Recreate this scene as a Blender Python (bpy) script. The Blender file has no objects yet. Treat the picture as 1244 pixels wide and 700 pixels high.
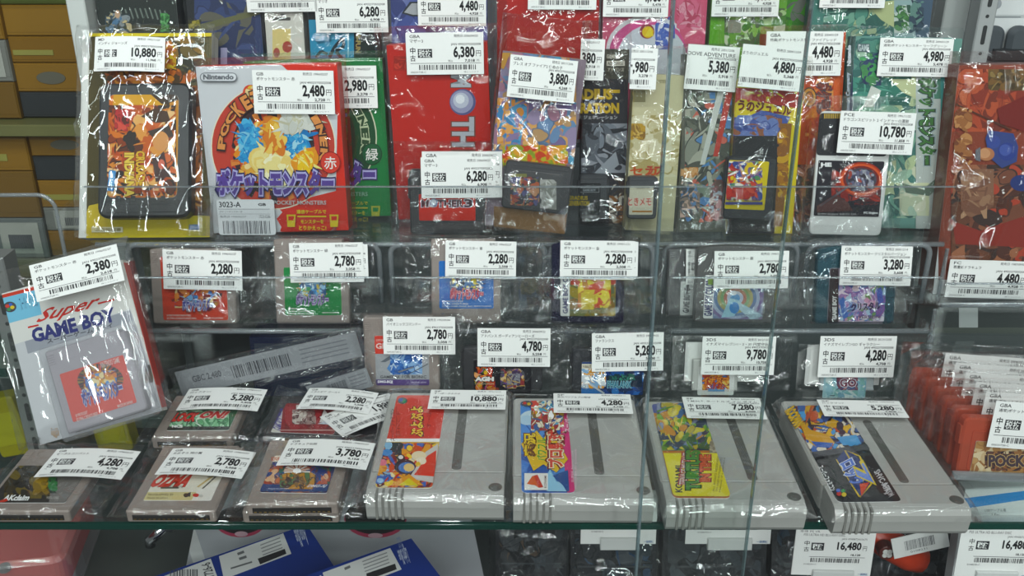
import bpy, math, random
from mathutils import Vector, Matrix, noise

S = bpy.context.scene
COL = S.collection
# ---------------------------------------------------------------- camera, light, exposure
F = 1180.0                    # focal length in pixels of the 1244 px wide frame
PITCH = math.radians(24)
CAM = Vector((0, 0, 0.370))   # metres above the glass shelf (z = 0)
FWD = Vector((0, math.cos(PITCH), -math.sin(PITCH)))
UPV = Vector((0, math.sin(PITCH), math.cos(PITCH)))
cam = bpy.data.cameras.new('camera'); cam_o = bpy.data.objects.new('camera', cam); COL.objects.link(cam_o)
cam.sensor_width = 36; cam.lens = 36 * F / 1244; cam.clip_start = .01; cam.clip_end = 20
cam_o.location = CAM; cam_o.rotation_euler = (math.radians(90) - PITCH, 0, 0)
S.camera = cam_o
S.view_settings.view_transform = 'Standard'; S.view_settings.look = 'None'
S.view_settings.gamma = 1; S.view_settings.use_curve_mapping = False
S.view_settings.exposure = 0.28
S.cycles.transparent_max_bounces = 48; S.cycles.max_bounces = 10; S.cycles.glossy_bounces = 4
S.cycles.caustics_reflective = False; S.cycles.caustics_refractive = False
S.cycles.use_denoising = True; S.cycles.sample_clamp_indirect = 6
w = bpy.data.worlds.new('store'); S.world = w; w.use_nodes = True
w.node_tree.nodes['Background'].inputs[0].default_value = (.92, .97, 1, 1)
w.node_tree.nodes['Background'].inputs[1].default_value = 0.13
def tube(name, loc, aim, sx, sy, power, col=(.955, .98, 1)):
    l = bpy.data.lights.new(name, 'AREA'); l.shape = 'RECTANGLE'; l.size = sx; l.size_y = sy
    l.energy = power; l.color = col
    o = bpy.data.objects.new(name, l); COL.objects.link(o); o.location = loc
    o.rotation_euler = (Vector(aim) - Vector(loc)).to_track_quat('-Z', 'Y').to_euler()
tube('cabinet_tube', (0, .42, .62), (0, .70, 0), 1.6, .02, 1.7)
tube('ceiling_tube', (.0, -.55, 1.9), (0, .6, 0), 1.3, .05, 11)
for x, y, sx, sy, e in ((-1.1, -1.5, .06, 1.4, 9), (-.25, -1.7, .06, 1.4, 11), (.6, -1.5, .06, 1.4, 11), (1.5, -1.7, .06, 1.4, 8), (-.7, -3.2, 1.8, .08, 18), (1.2, -3.2, 1.4, .08, 14), (0, -4.6, 3.4, .10, 26)):
    tube('store_tube', (x, y, 1.75), (x * .3, .6, 0), sx, sy, e)
tube('shelf_tube', (0, .53, -.035), (0, .75, -.25), 1.6, .015, .10)

# ---------------------------------------------------------------- colour and materials
def lin(c): return c / 12.92 if c <= .04045 else ((c + .055) / 1.055) ** 2.4
def C(h):
    h = h.lstrip('#')
    if len(h) == 3: h = ''.join(x * 2 for x in h)
    c = [lin(int(h[i:i + 2], 16) / 255) for i in (0, 2, 4)]; g = .3 * c[0] + .5 * c[1] + .2 * c[2]
    return tuple(min(1, max(.004, .84 * (g + (x - g) * 1.12))) if max(c) - min(c) > .03 else x for x in c)
MATS = {}
def newmat(name):
    m = bpy.data.materials.new(name); m.use_nodes = True; nt = m.node_tree
    for n in list(nt.nodes): nt.nodes.remove(n)
    out = nt.nodes.new('ShaderNodeOutputMaterial')
    return m, nt, out
def ink(rough=.5, name='printed_paper', spec=.22):
    if name in MATS: return MATS[name]
    m, nt, out = newmat(name)
    p = nt.nodes.new('ShaderNodeBsdfPrincipled'); a = nt.nodes.new('ShaderNodeAttribute'); a.attribute_name = 'Col'
    nt.links.new(a.outputs['Color'], p.inputs['Base Color']); p.inputs['Roughness'].default_value = rough
    p.inputs['Specular IOR Level'].default_value = spec
    n = nt.nodes.new('ShaderNodeTexNoise'); n.inputs['Scale'].default_value = 900
    b = nt.nodes.new('ShaderNodeBump'); b.inputs['Strength'].default_value = .05; b.inputs['Distance'].default_value = .0002
    tc = nt.nodes.new('ShaderNodeTexCoord'); nt.links.new(tc.outputs['Object'], n.inputs['Vector'])
    nt.links.new(n.outputs['Fac'], b.inputs['Height']); nt.links.new(b.outputs['Normal'], p.inputs['Normal'])
    nt.links.new(p.outputs[0], out.inputs[0]); MATS[name] = m
    return m
def plastic(h, rough=.38, spec=.5, metal=0, grain=.06):
    k = ('pl', h, rough, metal)
    if k in MATS: return MATS[k]
    m, nt, out = newmat('plastic_' + h.strip('#')); p = nt.nodes.new('ShaderNodeBsdfPrincipled')
    n = nt.nodes.new('ShaderNodeTexNoise'); n.inputs['Scale'].default_value = 35; n.inputs['Detail'].default_value = 4
    tc = nt.nodes.new('ShaderNodeTexCoord'); nt.links.new(tc.outputs['Object'], n.inputs['Vector'])
    mx = nt.nodes.new('ShaderNodeMix'); mx.data_type = 'RGBA'
    c = C(h); mx.inputs[6].default_value = (*[x * (1 - grain) for x in c], 1); mx.inputs[7].default_value = (*[min(1, x * (1 + grain)) for x in c], 1)
    nt.links.new(n.outputs['Fac'], mx.inputs[0]); nt.links.new(mx.outputs[2], p.inputs['Base Color'])
    n2 = nt.nodes.new('ShaderNodeTexNoise'); n2.inputs['Scale'].default_value = 2500
    nt.links.new(tc.outputs['Object'], n2.inputs['Vector'])
    b = nt.nodes.new('ShaderNodeBump'); b.inputs['Strength'].default_value = .08; b.inputs['Distance'].default_value = .0001
    nt.links.new(n2.outputs['Fac'], b.inputs['Height']); nt.links.new(b.outputs['Normal'], p.inputs['Normal'])
    p.inputs['Roughness'].default_value = rough; p.inputs['Metallic'].default_value = metal; p.inputs['Specular IOR Level'].default_value = spec
    nt.links.new(p.outputs[0], out.inputs[0]); MATS[k] = m
    return m
def clear(name, tint=(1, 1, 1), base=.035, edge=.6, rough=.03, bump=0, bscale=60, haze=0, hazecol=(.8, .8, .8)):
    """thin clear sheet: transparent with a mirror-like share that grows towards grazing angles, plus a little milky haze"""
    if name in MATS: return MATS[name]
    m, nt, out = newmat(name); N = nt.nodes.new; L = nt.links.new
    tr = N('ShaderNodeBsdfTransparent'); tr.inputs[0].default_value = (*tint, 1)
    gl = N('ShaderNodeBsdfGlossy'); gl.inputs['Roughness'].default_value = rough; gl.inputs[0].default_value = (1, 1, 1, 1)
    lw = N('ShaderNodeLayerWeight'); lw.inputs[0].default_value = .5
    pw = N('ShaderNodeMath'); pw.operation = 'POWER'; pw.inputs[1].default_value = 4
    ma = N('ShaderNodeMath'); ma.operation = 'MULTIPLY_ADD'; ma.inputs[1].default_value = edge; ma.inputs[2].default_value = base
    L(lw.outputs['Facing'], pw.inputs[0]); L(pw.outputs[0], ma.inputs[0])
    if bump:
        tc = N('ShaderNodeTexCoord'); nz = N('ShaderNodeTexNoise'); nz.inputs['Scale'].default_value = bscale; nz.inputs['Detail'].default_value = 5
        L(tc.outputs['Object'], nz.inputs['Vector'])
        b = N('ShaderNodeBump'); b.inputs['Strength'].default_value = bump; b.inputs['Distance'].default_value = .002
        L(nz.outputs['Fac'], b.inputs['Height']); L(b.outputs['Normal'], gl.inputs['Normal']); L(b.outputs['Normal'], lw.inputs['Normal'])
    mx = N('ShaderNodeMixShader'); L(ma.outputs[0], mx.inputs[0]); L(tr.outputs[0], mx.inputs[1]); L(gl.outputs[0], mx.inputs[2])
    last = mx
    if haze:
        df = N('ShaderNodeBsdfDiffuse'); df.inputs[0].default_value = (*hazecol, 1)
        m2 = N('ShaderNodeMixShader'); m2.inputs[0].default_value = haze; L(mx.outputs[0], m2.inputs[1]); L(df.outputs[0], m2.inputs[2]); last = m2
    L(last.outputs[0], out.inputs[0]); MATS[name] = m
    return m
def FILM(k_=1.0):
    """crinkly packing film: clear, with sharp creases that glint where they face a lamp"""
    key = ('film', k_)
    if key in MATS: return MATS[key]
    m, nt, out = newmat('clear_film'); N = nt.nodes.new; L = nt.links.new
    def math_(op, a, b=None, c=None):
        n = N('ShaderNodeMath'); n.operation = op
        for i, v in enumerate((a, b, c)):
            if v is None: continue
            if isinstance(v, (int, float)): n.inputs[i].default_value = v
            else: L(v, n.inputs[i])
        return n.outputs[0]
    tc = N('ShaderNodeTexCoord'); oi = N('ShaderNodeObjectInfo'); mp = N('ShaderNodeMapping'); mp.inputs['Scale'].default_value = (1, 1, .55)
    L(tc.outputs['Object'], mp.inputs['Vector']); rnd = N('ShaderNodeVectorMath'); rnd.operation = 'ADD'
    L(mp.outputs[0], rnd.inputs[0]); cx = N('ShaderNodeCombineXYZ'); L(oi.outputs['Random'], cx.inputs[0]); L(oi.outputs['Random'], cx.inputs[2]); L(cx.outputs[0], rnd.inputs[1])
    wn = N('ShaderNodeTexNoise'); wn.inputs['Scale'].default_value = 30; wn.inputs['Detail'].default_value = 2; L(rnd.outputs[0], wn.inputs['Vector'])
    ws = N('ShaderNodeVectorMath'); ws.operation = 'SCALE'; ws.inputs[3].default_value = .030; L(wn.outputs['Color'], ws.inputs[0])
    wa = N('ShaderNodeVectorMath'); wa.operation = 'ADD'; L(rnd.outputs[0], wa.inputs[0]); L(ws.outputs[0], wa.inputs[1])
    hs = []
    for sc, wd, amp in ((34, .10, .00105), (85, .12, .0005)):
        vo = N('ShaderNodeTexVoronoi'); vo.feature = 'DISTANCE_TO_EDGE'; vo.inputs['Scale'].default_value = sc; L(wa.outputs[0], vo.inputs['Vector'])
        e = math_('SUBTRACT', 1, math_('MINIMUM', 1, math_('DIVIDE', vo.outputs['Distance'], wd)))
        nz = N('ShaderNodeTexNoise'); nz.inputs['Scale'].default_value = sc * .5; L(rnd.outputs[0], nz.inputs['Vector'])
        k = math_('MAXIMUM', 0, math_('MULTIPLY', math_('SUBTRACT', nz.outputs['Fac'], .44), 5))
        hs.append(math_('MULTIPLY', math_('MULTIPLY', math_('POWER', e, 1.6), math_('MINIMUM', k, 1)), amp * k_))
    n3 = N('ShaderNodeTexNoise'); n3.inputs['Scale'].default_value = 60; n3.inputs['Detail'].default_value = 3; L(rnd.outputs[0], n3.inputs['Vector'])
    h = math_('ADD', math_('ADD', hs[0], hs[1]), math_('MULTIPLY', n3.outputs['Fac'], .00028 * k_))
    bp = N('ShaderNodeBump'); bp.inputs['Strength'].default_value = 1; bp.inputs['Distance'].default_value = 1; L(h, bp.inputs['Height'])
    tr = N('ShaderNodeBsdfTransparent'); tr.inputs[0].default_value = (.985, .985, .985, 1)
    gl = N('ShaderNodeBsdfGlossy'); gl.inputs['Roughness'].default_value = .05; gl.inputs[0].default_value = (1, 1, 1, 1); L(bp.outputs[0], gl.inputs['Normal'])
    lw = N('ShaderNodeLayerWeight'); lw.inputs[0].default_value = .5
    fac = math_('MULTIPLY_ADD', math_('POWER', lw.outputs['Facing'], 4), .45, .06)
    mx = N('ShaderNodeMixShader'); L(fac, mx.inputs[0]); L(tr.outputs[0], mx.inputs[1]); L(gl.outputs[0], mx.inputs[2])
    L(mx.outputs[0], out.inputs[0]); MATS[key] = m
    return m
def ACRYLIC(): return clear('clear_acrylic', tint=(.955, .965, .965), base=.04, edge=.5, rough=.03)
def ACEDGE(): return clear('acrylic_edge', tint=(.62, .66, .68), base=.10, edge=.5, rough=.15, haze=.22, hazecol=(.62, .65, .68))
def GLASS(): return clear('door_glass', tint=(.965, .985, .975), base=.025, edge=.5, rough=.01)
def CASE(): return clear('clear_case', tint=(.96, .96, .97), base=.05, edge=.6, rough=.06, haze=.09, hazecol=(.75, .75, .78))

# ---------------------------------------------------------------- mesh helpers
def mkobj(name, verts, faces, mat, parent=None, cols=None, smooth=False):
    me = bpy.data.meshes.new(name); me.from_pydata(verts, [], faces)
    me.materials.append(mat)
    if cols is not None:
        at = me.color_attributes.new('Col', 'FLOAT_COLOR', 'CORNER')
        buf = []
        for p, c in zip(me.polygons, cols): buf.extend((c[0], c[1], c[2], 1.0) * p.loop_total)
        at.data.foreach_set('color', buf)
    if smooth: me.polygons.foreach_set('use_smooth', [True] * len(me.polygons))
    me.update()
    o = bpy.data.objects.new(name, me); COL.objects.link(o)
    if parent is not None: o.parent = parent
    return o
class MB:
    """collects solids into one mesh"""
    def __init__(s): s.v = []; s.f = []
    def prism(s, outline, y0, y1, ch=.0006, fr=None):
        """outline (x, z) counter-clockwise seen from -y, extruded from y0 (front) to y1 (back) with chamfered rims"""
        ins = inset(outline, ch); rings = [(ins, y0), (outline, y0 + ch), (outline, y1 - ch), (ins, y1)]
        b = len(s.v); n = len(outline)
        for pts, y in rings:
            for x, z in pts:
                if fr: x, z = fr(x, z)
                s.v.append((x, y, z))
        s.f.append(tuple(range(b, b + n)))
        for r in range(3):
            for i in range(n):
                j = (i + 1) % n
                s.f.append((b + r * n + i, b + (r + 1) * n + i, b + (r + 1) * n + j, b + r * n + j))
        s.f.append(tuple(b + 3 * n + i for i in reversed(range(n))))
        return s
    def box(s, x0, x1, y0, y1, z0, z1, ch=.0005, fr=None):
        return s.prism([(x0, z0), (x1, z0), (x1, z1), (x0, z1)], y0, y1, min(ch, (x1 - x0) * .3, (z1 - z0) * .3, (y1 - y0) * .3), fr)
    def ring(s, outer, inner, y0, y1, fr=None):
        b = len(s.v); n = len(outer)
        for pts, y in ((outer, y1), (outer, y0), (inner, y0), (inner, y1)):
            for x, z in pts:
                if fr: x, z = fr(x, z)
                s.v.append((x, y, z))
        for r in range(3):
            for i in range(n):
                j = (i + 1) % n
                s.f.append((b + r * n + i, b + r * n + j, b + (r + 1) * n + j, b + (r + 1) * n + i))
        return s
    def tubepath(s, pts, r, seg=8):
        pts = [Vector(p) for p in pts]; b = len(s.v)
        for i, p in enumerate(pts):
            t = (pts[min(i + 1, len(pts) - 1)] - pts[max(i - 1, 0)]).normalized()
            a = t.orthogonal().normalized() if i == 0 else (a - t * a.dot(t)).normalized()
            c = t.cross(a)
            for k in range(seg):
                q = 2 * math.pi * k / seg; s.v.append(tuple(p + (a * math.cos(q) + c * math.sin(q)) * r))
        for i in range(len(pts) - 1):
            for k in range(seg):
                l = (k + 1) % seg; s.f.append((b + i * seg + k, b + i * seg + l, b + (i + 1) * seg + l, b + (i + 1) * seg + k))
        s.f.append(tuple(b + k for k in reversed(range(seg)))); s.f.append(tuple(b + (len(pts) - 1) * seg + k for k in range(seg)))
        return s
    def build(s, name, mat, parent=None, smooth=False): return mkobj(name, s.v, s.f, mat, parent, smooth=smooth)
def inset(o, d):
    n = len(o); r = []
    for i in range(n):
        p = Vector(o[i - 1]); q = Vector(o[i]); t = Vector(o[(i + 1) % n])
        a = (q - p); c = (t - q)
        if a.length < 1e-9 or c.length < 1e-9: r.append(tuple(q)); continue
        a.normalize(); c.normalize(); na = Vector((-a.y, a.x)); nc = Vector((-c.y, c.x))
        m = na + nc; k = m.length_squared
        if k < .05: r.append(tuple(q)); continue
        q = q + m * (d * 2 / k) if k > .6 else q + m.normalized() * d
        r.append(tuple(q))
    return r
def rrect(x0, x1, z0, z1, r, seg=4):
    o = []
    for cx, cz, a0 in ((x1 - r, z0 + r, -90), (x1 - r, z1 - r, 0), (x0 + r, z1 - r, 90), (x0 + r, z0 + r, 180)):
        for k in range(seg + 1):
            a = math.radians(a0 + 90 * k / seg); o.append((cx + r * math.cos(a), cz + r * math.sin(a)))
    return o
def ell(cx, cz, rx, rz, n=28): return [(cx + rx * math.cos(2 * math.pi * k / n), cz + rz * math.sin(2 * math.pi * k / n)) for k in range(n)]

# ---------------------------------------------------------------- lettering
GL = {}
def glyphs(s, b=0.0):
    k = (s, b)
    if k not in GL:
        cu = bpy.data.curves.new('t', 'FONT'); cu.body = s; cu.resolution_u = 2; cu.offset = b; cu.fill_mode = 'FRONT'
        o = bpy.data.objects.new('t', cu); COL.objects.link(o)
        e = o.evaluated_get(bpy.context.evaluated_depsgraph_get()); me = e.to_mesh()
        v = [(p.co.x, p.co.y) for p in me.vertices]; f = [tuple(p.vertices) for p in me.polygons]
        e.to_mesh_clear(); bpy.data.objects.remove(o); bpy.data.curves.remove(cu)
        xs = [p[0] for p in v] or [0, 1]; ys = [p[1] for p in v] or [0, 1]
        x0, y0 = min(xs), min(ys); W = max(1e-6, max(xs) - x0); H = max(1e-6, max(ys) - y0)
        GL[k] = ([((x - x0) / W, (y - y0) / H) for x, y in v], f, W, H)
    return GL[k]

# ---------------------------------------------------------------- things and their faces
def prop(o, label, cat, group=None, kind=None):
    if label: o['label'] = label
    if cat: o['category'] = cat
    if group: o['group'] = group
    if kind: o['kind'] = kind
    return o
def ray(px, py): return (Vector((1, 0, 0)) * ((px - 622) / F) + UPV * ((350 - py) / F) + FWD)
def on_z(px, py, z):
    d = ray(px, py); return CAM + d * ((z - CAM.z) / d.z)
def on_y(px, py, y):
    d = ray(px, py); return CAM + d * (y / d.y)
def hit(px, py, P, n):
    d = ray(px, py); return CAM + d * ((P - CAM).dot(n) / d.dot(n))
class Th:
    """a thing: an Empty at the middle of its lower front edge; local x right, y into the thing, z up along the face"""
    def __init__(s, name, label, cat, quad, Y=None, Z=0.0, lean=10, T=.008, group=None, yaw=0, flat=False, free=False):
        a = math.radians(lean); s.T = T
        if flat: n = Vector((0, 0, 1)); P = Vector((0, 0, Z + T))
        else:
            n = Vector((0, -math.cos(a), math.sin(a))); P = Vector((0, Y, Z))
            if yaw:
                R = Matrix.Rotation(math.radians(yaw), 3, 'Z'); n = R @ n
                P = on_y((quad[2][0] + quad[3][0]) / 2, (quad[2][1] + quad[3][1]) / 2, Y); P.z = Z
        s.n = n; p = [hit(x, y, P, n) for x, y in quad]
        u = ((p[1] - p[0]) + (p[2] - p[3])).normalized(); v = -(n.cross(u)).normalized() if False else n.cross(u).normalized()
        W = ((p[1] - p[0]).dot(u) + (p[2] - p[3]).dot(u)) / 2; H = ((p[0] - p[3]).dot(v) + (p[1] - p[2]).dot(v)) / 2
        c = (p[0] + p[1] + p[2] + p[3]) / 4; O = c - v * (H / 2)
        if not flat and not free:      # bring the lowest corner down (or up) onto what it stands on
            low = min((O - u * (W / 2)).z, (O + u * (W / 2)).z); d = (low - Z) / max(.2, v.z)
            O = O - v * d; H += d
        s.W, s.H = W, H; s.O, s.u, s.v = O, u, v
        M = Matrix.Identity(4)
        for i, ax in enumerate((u, -n, v)):
            for k in range(3): M[k][i] = ax[k]
        for k in range(3): M[k][3] = O[k]
        s.M = M; s.Mi = M.inverted()
        e = bpy.data.objects.new(name, None); e.empty_display_size = .02; COL.objects.link(e); e.matrix_world = M
        s.e = prop(e, label, cat, group)
    def loc(s, px, py, y=0.0):
        q = hit(px, py, s.O - s.n * y, s.n); l = s.Mi @ q
        return l.x, l.z
class Cv:
    """flat print on one face of a thing: paper plus layers of ink, joined into one mesh. px mode reads photograph pixels."""
    def __init__(s, th, quad=None, rect=None, y=-.0003, round_=0.0, base='#eeeeee', edge=.00025):
        s.th, s.y = th, y
        if quad is None:
            x0, x1, z0, z1 = rect or (-th.W / 2, th.W / 2, 0, th.H)
            s.cx, s.cz, s.W, s.H, s.rot = (x0 + x1) / 2, (z0 + z1) / 2, x1 - x0, z1 - z0, 0.0
        else:
            p = [Vector(th.loc(a, b, y)) for a, b in quad]; u = (p[1] - p[0]) + (p[2] - p[3]); s.rot = math.atan2(u.y, u.x)
            u.normalize(); v = Vector((-u.y, u.x)); c = (p[0] + p[1] + p[2] + p[3]) / 4
            s.cx, s.cz = c; s.W = ((p[1] - p[0]).dot(u) + (p[2] - p[3]).dot(u)) / 2; s.H = ((p[0] - p[3]).dot(v) + (p[1] - p[2]).dot(v)) / 2
        s.cr, s.sr = math.cos(s.rot), math.sin(s.rot)
        s.pm = False; s.polys = []; s.layer = 1; s.round_ = round_; s.base = C(base) if base else None; s.edge = edge; s.warp = None; s.clip = False; s.cut = 0.0
    def lx(s, x, z):      # own frame (metres, origin at the middle) to the thing's frame
        return s.cx + x * s.cr - z * s.sr, s.cz + x * s.sr + z * s.cr
    def ab(s, px, py):
        x, z = s.th.loc(px, py, s.y); x -= s.cx; z -= s.cz
        return (x * s.cr + z * s.sr) / s.W + .5, .5 - (-x * s.sr + z * s.cr) / s.H
    def _map(s, pts):
        if s.pm: return [s.ab(*p) for p in pts]
        if s.cut: return [((a - s.cut) / (1 - s.cut), b) for a, b in pts]
        return list(pts)
    def P(s, pts, col, step=1, faces=None):
        q = s._map(pts)
        if faces is None:
            if s.clip:
                q = clip01(q); ra, rb = s.round_ / s.W, s.round_ / s.H
                if s.round_ and any((a < ra or a > 1 - ra) and (b < rb or b > 1 - rb) for a, b in q): q = clipround(q, ra, rb)
            if len(q) < 3: return s
            faces = [tuple(range(len(q)))]
        s.layer += step
        if s.cut: faces = [f for f in faces if min(q[i][0] for i in f) > 0]
        s.polys.append((q, faces, C(col) if isinstance(col, str) else col, s.layer)); return s
    def rect(s, x0, y0, x1, y1, col): return s.P([(x0, y1), (x1, y1), (x1, y0), (x0, y0)], col)
    def line(s, pts, w, col, asp=1):
        q = s._map(pts); pm, s.pm = s.pm, False; W, H = s.W, s.H
        for a, b in zip(q, q[1:]):
            A = Vector((a[0] * W, a[1] * H)); B = Vector((b[0] * W, b[1] * H)); d = (B - A)
            if d.length < 1e-9: continue
            n = Vector((-d.y, d.x)).normalized() * (w / 2)
            pts2 = [A + n, B + n, B - n, A - n]; s.P([(t.x / W, t.y / H) for t in pts2], col, 0)
        s.layer += 1; s.pm = pm; return s
    def oval(s, cx, cy, rx, ry, col, n=26, ang=0):
        a = math.radians(ang); ca, sa = math.cos(a), math.sin(a)
        return s.P([(cx + rx * math.cos(t) * ca - ry * math.sin(t) * sa, cy + rx * math.cos(t) * sa + ry * math.sin(t) * ca) for t in [2 * math.pi * k / n for k in range(n)]], col)
    def rr(s, x0, y0, x1, y1, r, col, ry=None):
        return s.P(rrect(x0, x1, y0, y1, r), col)
    def txt(s, t, x0, y0, x1, y1, col, b=.0, ang=0, sh=0):
        """lettering fitted into the box; ang turns it first (90 reads upwards, -90 downwards), any angle about the middle"""
        v, f, W, H = glyphs(t, b); a = math.radians(ang); cx, cy = (x0 + x1) / 2, (y0 + y1) / 2; w, h = x1 - x0, y1 - y0
        if abs(ang) > 45 and ang not in (90, -90): w, h = h, w
        out = []
        for i, j in v:
            i -= .5; j -= .5
            if ang in (90, -90):
                i2, j2 = (-j, i) if ang == 90 else (j, -i); out.append((cx + i2 * w, cy - j2 * h))
            else:
                X = (i + sh * j) * w; Y = j * h; out.append((cx + X * math.cos(a) - Y * math.sin(a), cy - (X * math.sin(a) + Y * math.cos(a))))
        return s.P(out, col, 1, f)
    def title(s, t, x0, y0, x1, y1, col, rim, b=.03, rb=.1, ang=0, sh=0, rim2=None, rb2=.16):
        v, f, W, H = glyphs(t, b)
        def grow(r, c):
            v2, f2, W2, H2 = glyphs(t, r); kx, ky = W2 / W, H2 / H
            if abs(ang) > 45: kx, ky = ky, kx
            mx, my, hw, hh = (x0 + x1) / 2, (y0 + y1) / 2, (x1 - x0) / 2 * kx, (y1 - y0) / 2 * ky
            s.txt(t, mx - hw, my - hh, mx + hw, my + hh, c, r, ang, sh)
        if rim2: grow(rb2, rim2)
        if rim: grow(rb, rim)
        return s.txt(t, x0, y0, x1, y1, col, b, ang, sh)
    def splash(s, x0, y0, x1, y1, cols, n=30, seed=1, big=.45, small=.08, stretch=1.6, soft=False):
        """loose painterly strokes, largest first: rounded blots and leaf-shaped slashes, some with a dark rim"""
        R = random.Random(seed); w, h = x1 - x0, y1 - y0; cl, s.clip = s.clip, True
        dark = min(cols, key=lambda q: sum(C(q))); n = int(n * 2.3); big *= .72; small *= .75
        for k in range(n):
            t = k / max(1, n - 1); r = (big * (1 - t) ** 1.6 + small) * min(w, h) * (.6 + .8 * R.random())
            mx, my = min(r * .8, w * .45), min(r * .8, h * .45); cx, cy = x0 + mx + (w - 2 * mx) * R.random(), y0 + my + (h - 2 * my) * R.random()
            st = 1 + (stretch - 1) * R.random() * 1.6; a = R.random() * math.pi; ca, sa = math.cos(a), math.sin(a); pts = []
            if R.random() < .36:
                L = r * (1.1 + .9 * R.random()) * min(st, 1.6); wd = r * (.16 + .22 * R.random()); bend = r * (R.random() - .5) * .9
                for i in range(7): u = -1 + 2 * i / 6; pts.append((u * L, bend * u * u - wd * (1 - u * u)))
                for i in range(7): u = 1 - 2 * i / 6; pts.append((u * L, bend * u * u + wd * (1 - u * u)))
            else:
                m = R.choice((4, 5, 6, 8)); rd = [.5 + .7 * R.random() for _ in range(m)]; N = 16
                for i in range(N):
                    f = i / N * m; j = int(f); g = (1 - math.cos((f - j) * math.pi)) / 2; rad = r * (rd[j] * (1 - g) + rd[(j + 1) % m] * g); th = 2 * math.pi * i / N
                    pts.append((rad * math.cos(th) * st, rad * math.sin(th)))
            tr = lambda q, g=1.0: [(cx + (X * ca - Y * sa) * g, cy + (X * sa + Y * ca) * g) for X, Y in q]
            box = (lambda q: q) if soft else (lambda q: clipbox(q, x0, y0, x1, y1))
            if R.random() < .28:
                q = box(tr(pts, 1.16))
                if len(q) > 2: s.P(q, dark, .3)
            q = box(tr(pts))
            if len(q) > 2: s.P(q, R.choice(cols), .3)
        s.clip = cl; s.layer = math.ceil(s.layer) + 1; return s
    def burst(s, cx, cy, rx, ry, cols, n=24, r0=0.0, seed=0):
        R = random.Random(seed); cl, s.clip = s.clip, True
        for k in range(n):
            a, b = 2 * math.pi * k / n, 2 * math.pi * (k + .55 + .3 * R.random()) / n
            s.P([(cx + rx * r0 * math.cos(a), cy + ry * r0 * math.sin(a)), (cx + rx * math.cos(a), cy + ry * math.sin(a)), (cx + rx * math.cos(b), cy + ry * math.sin(b)), (cx + rx * r0 * math.cos(b), cy + ry * r0 * math.sin(b))], cols[k % len(cols)], 0)
        s.layer += 1; s.clip = cl; return s
    def bars(s, x0, y0, x1, y1, col='#26262a', seed=1, n=46, ang=0):
        R = random.Random(seed); x = x0; u = (x1 - x0) / n / 2
        if ang:
            x = y0; u = (y1 - y0) / n / 2
            while x < y1 - u:
                ww = u * R.choice((.7, .7, 1.3, 2)); s.P([(x0, x + ww), (x1, x + ww), (x1, x), (x0, x)], col, 0); x += ww + u * R.choice((.8, .8, 1.3, 2))
        else:
            while x < x1 - u:
                ww = u * R.choice((.7, .7, 1.3, 2)); s.P([(x, y1), (x + ww, y1), (x + ww, y0), (x, y0)], col, 0); x += ww + u * R.choice((.8, .8, 1.3, 2))
        s.layer += 1; return s
    def build(s, name, parent=None, mat=None, label=None):
        v, f, cols = [], [], []
        def put(q, y):
            for a, b in q:
                x, z = (a - .5) * s.W, (.5 - b) * s.H; yy = y
                if s.warp: yy += s.warp(a, b)
                X, Zz = s.lx(x, z); v.append((X, yy, Zz))
        if s.base:
            r = s.round_; o = rrect(0, 1, 0, 1, .001, 1) if not r else [(x / s.W, z / s.H) for x, z in rrect(0, s.W, 0, s.H, r)]
            if s.warp: o = [(k / 8, 0) for k in range(9)] + [(1 - k / 8, 1) for k in range(9)]
            o = o[::-1]; n = len(o)
            if s.warp:
                put([(k / 8, 1) for k in range(9)] + [(k / 8, 0) for k in range(9)], s.y)
                for k in range(8): f.append((k, k + 1, k + 10, k + 9)); cols.append(s.base)
            else:
                put(o, s.y); put(o, s.y + s.edge); f.append(tuple(range(n))); cols.append(s.base)
                for i in range(n):
                    j = (i + 1) % n; f.append((i, i + n, j + n, j)); cols.append(s.base)
        for q, fs, c, ly in s.polys:
            b = len(v); put(q, s.y - ly * 1.0e-5)
            for t in fs: f.append(tuple(b + i for i in t)); cols.append(c)
        # every print faces the viewer
        me = mkobj(name, v, f, mat or ink(), parent if parent is not None else s.th.e, cols)
        if label: me['label'] = label
        return me
def clipbox(p, x0, y0, x1, y1):
    w, h = (x1 - x0) or 1, (y1 - y0) or 1
    return [(x0 + a * w, y0 + b * h) for a, b in clip01([((x - x0) / w, (y - y0) / h) for x, y in p])]
def clipround(p, ra, rb):
    o = []
    for cx, cy, a0 in ((1 - ra, rb, -90), (1 - ra, 1 - rb, 0), (ra, 1 - rb, 90), (ra, rb, 180)):
        for k in range(4):
            t = math.radians(a0 + 30 * k); o.append((cx + ra * math.cos(t), cy + rb * math.sin(t)))
    for i in range(len(o)):
        (x0, y0), (x1, y1) = o[i - 1], o[i]; ex, ey = x1 - x0, y1 - y0
        if not p: return p
        r = []
        for j in range(len(p)):
            a, b = p[j - 1], p[j]; da = ex * (a[1] - y0) - ey * (a[0] - x0); db = ex * (b[1] - y0) - ey * (b[0] - x0)
            if (da >= 0) != (db >= 0): t = da / (da - db); r.append((a[0] + (b[0] - a[0]) * t, a[1] + (b[1] - a[1]) * t))
            if db >= 0: r.append(b)
        p = r
    return p
def clip01(p):
    for ax, lim, sg in ((0, 0, 1), (0, 1, -1), (1, 0, 1), (1, 1, -1)):
        if not p: return p
        o = []
        for i in range(len(p)):
            a, b = p[i - 1], p[i]; da, db = sg * (a[ax] - lim), sg * (b[ax] - lim)
            if (da >= 0) != (db >= 0):
                t = da / (da - db); o.append((a[0] + (b[0] - a[0]) * t, a[1] + (b[1] - a[1]) * t))
            if db >= 0: o.append(b)
        p = o
    return p

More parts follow.
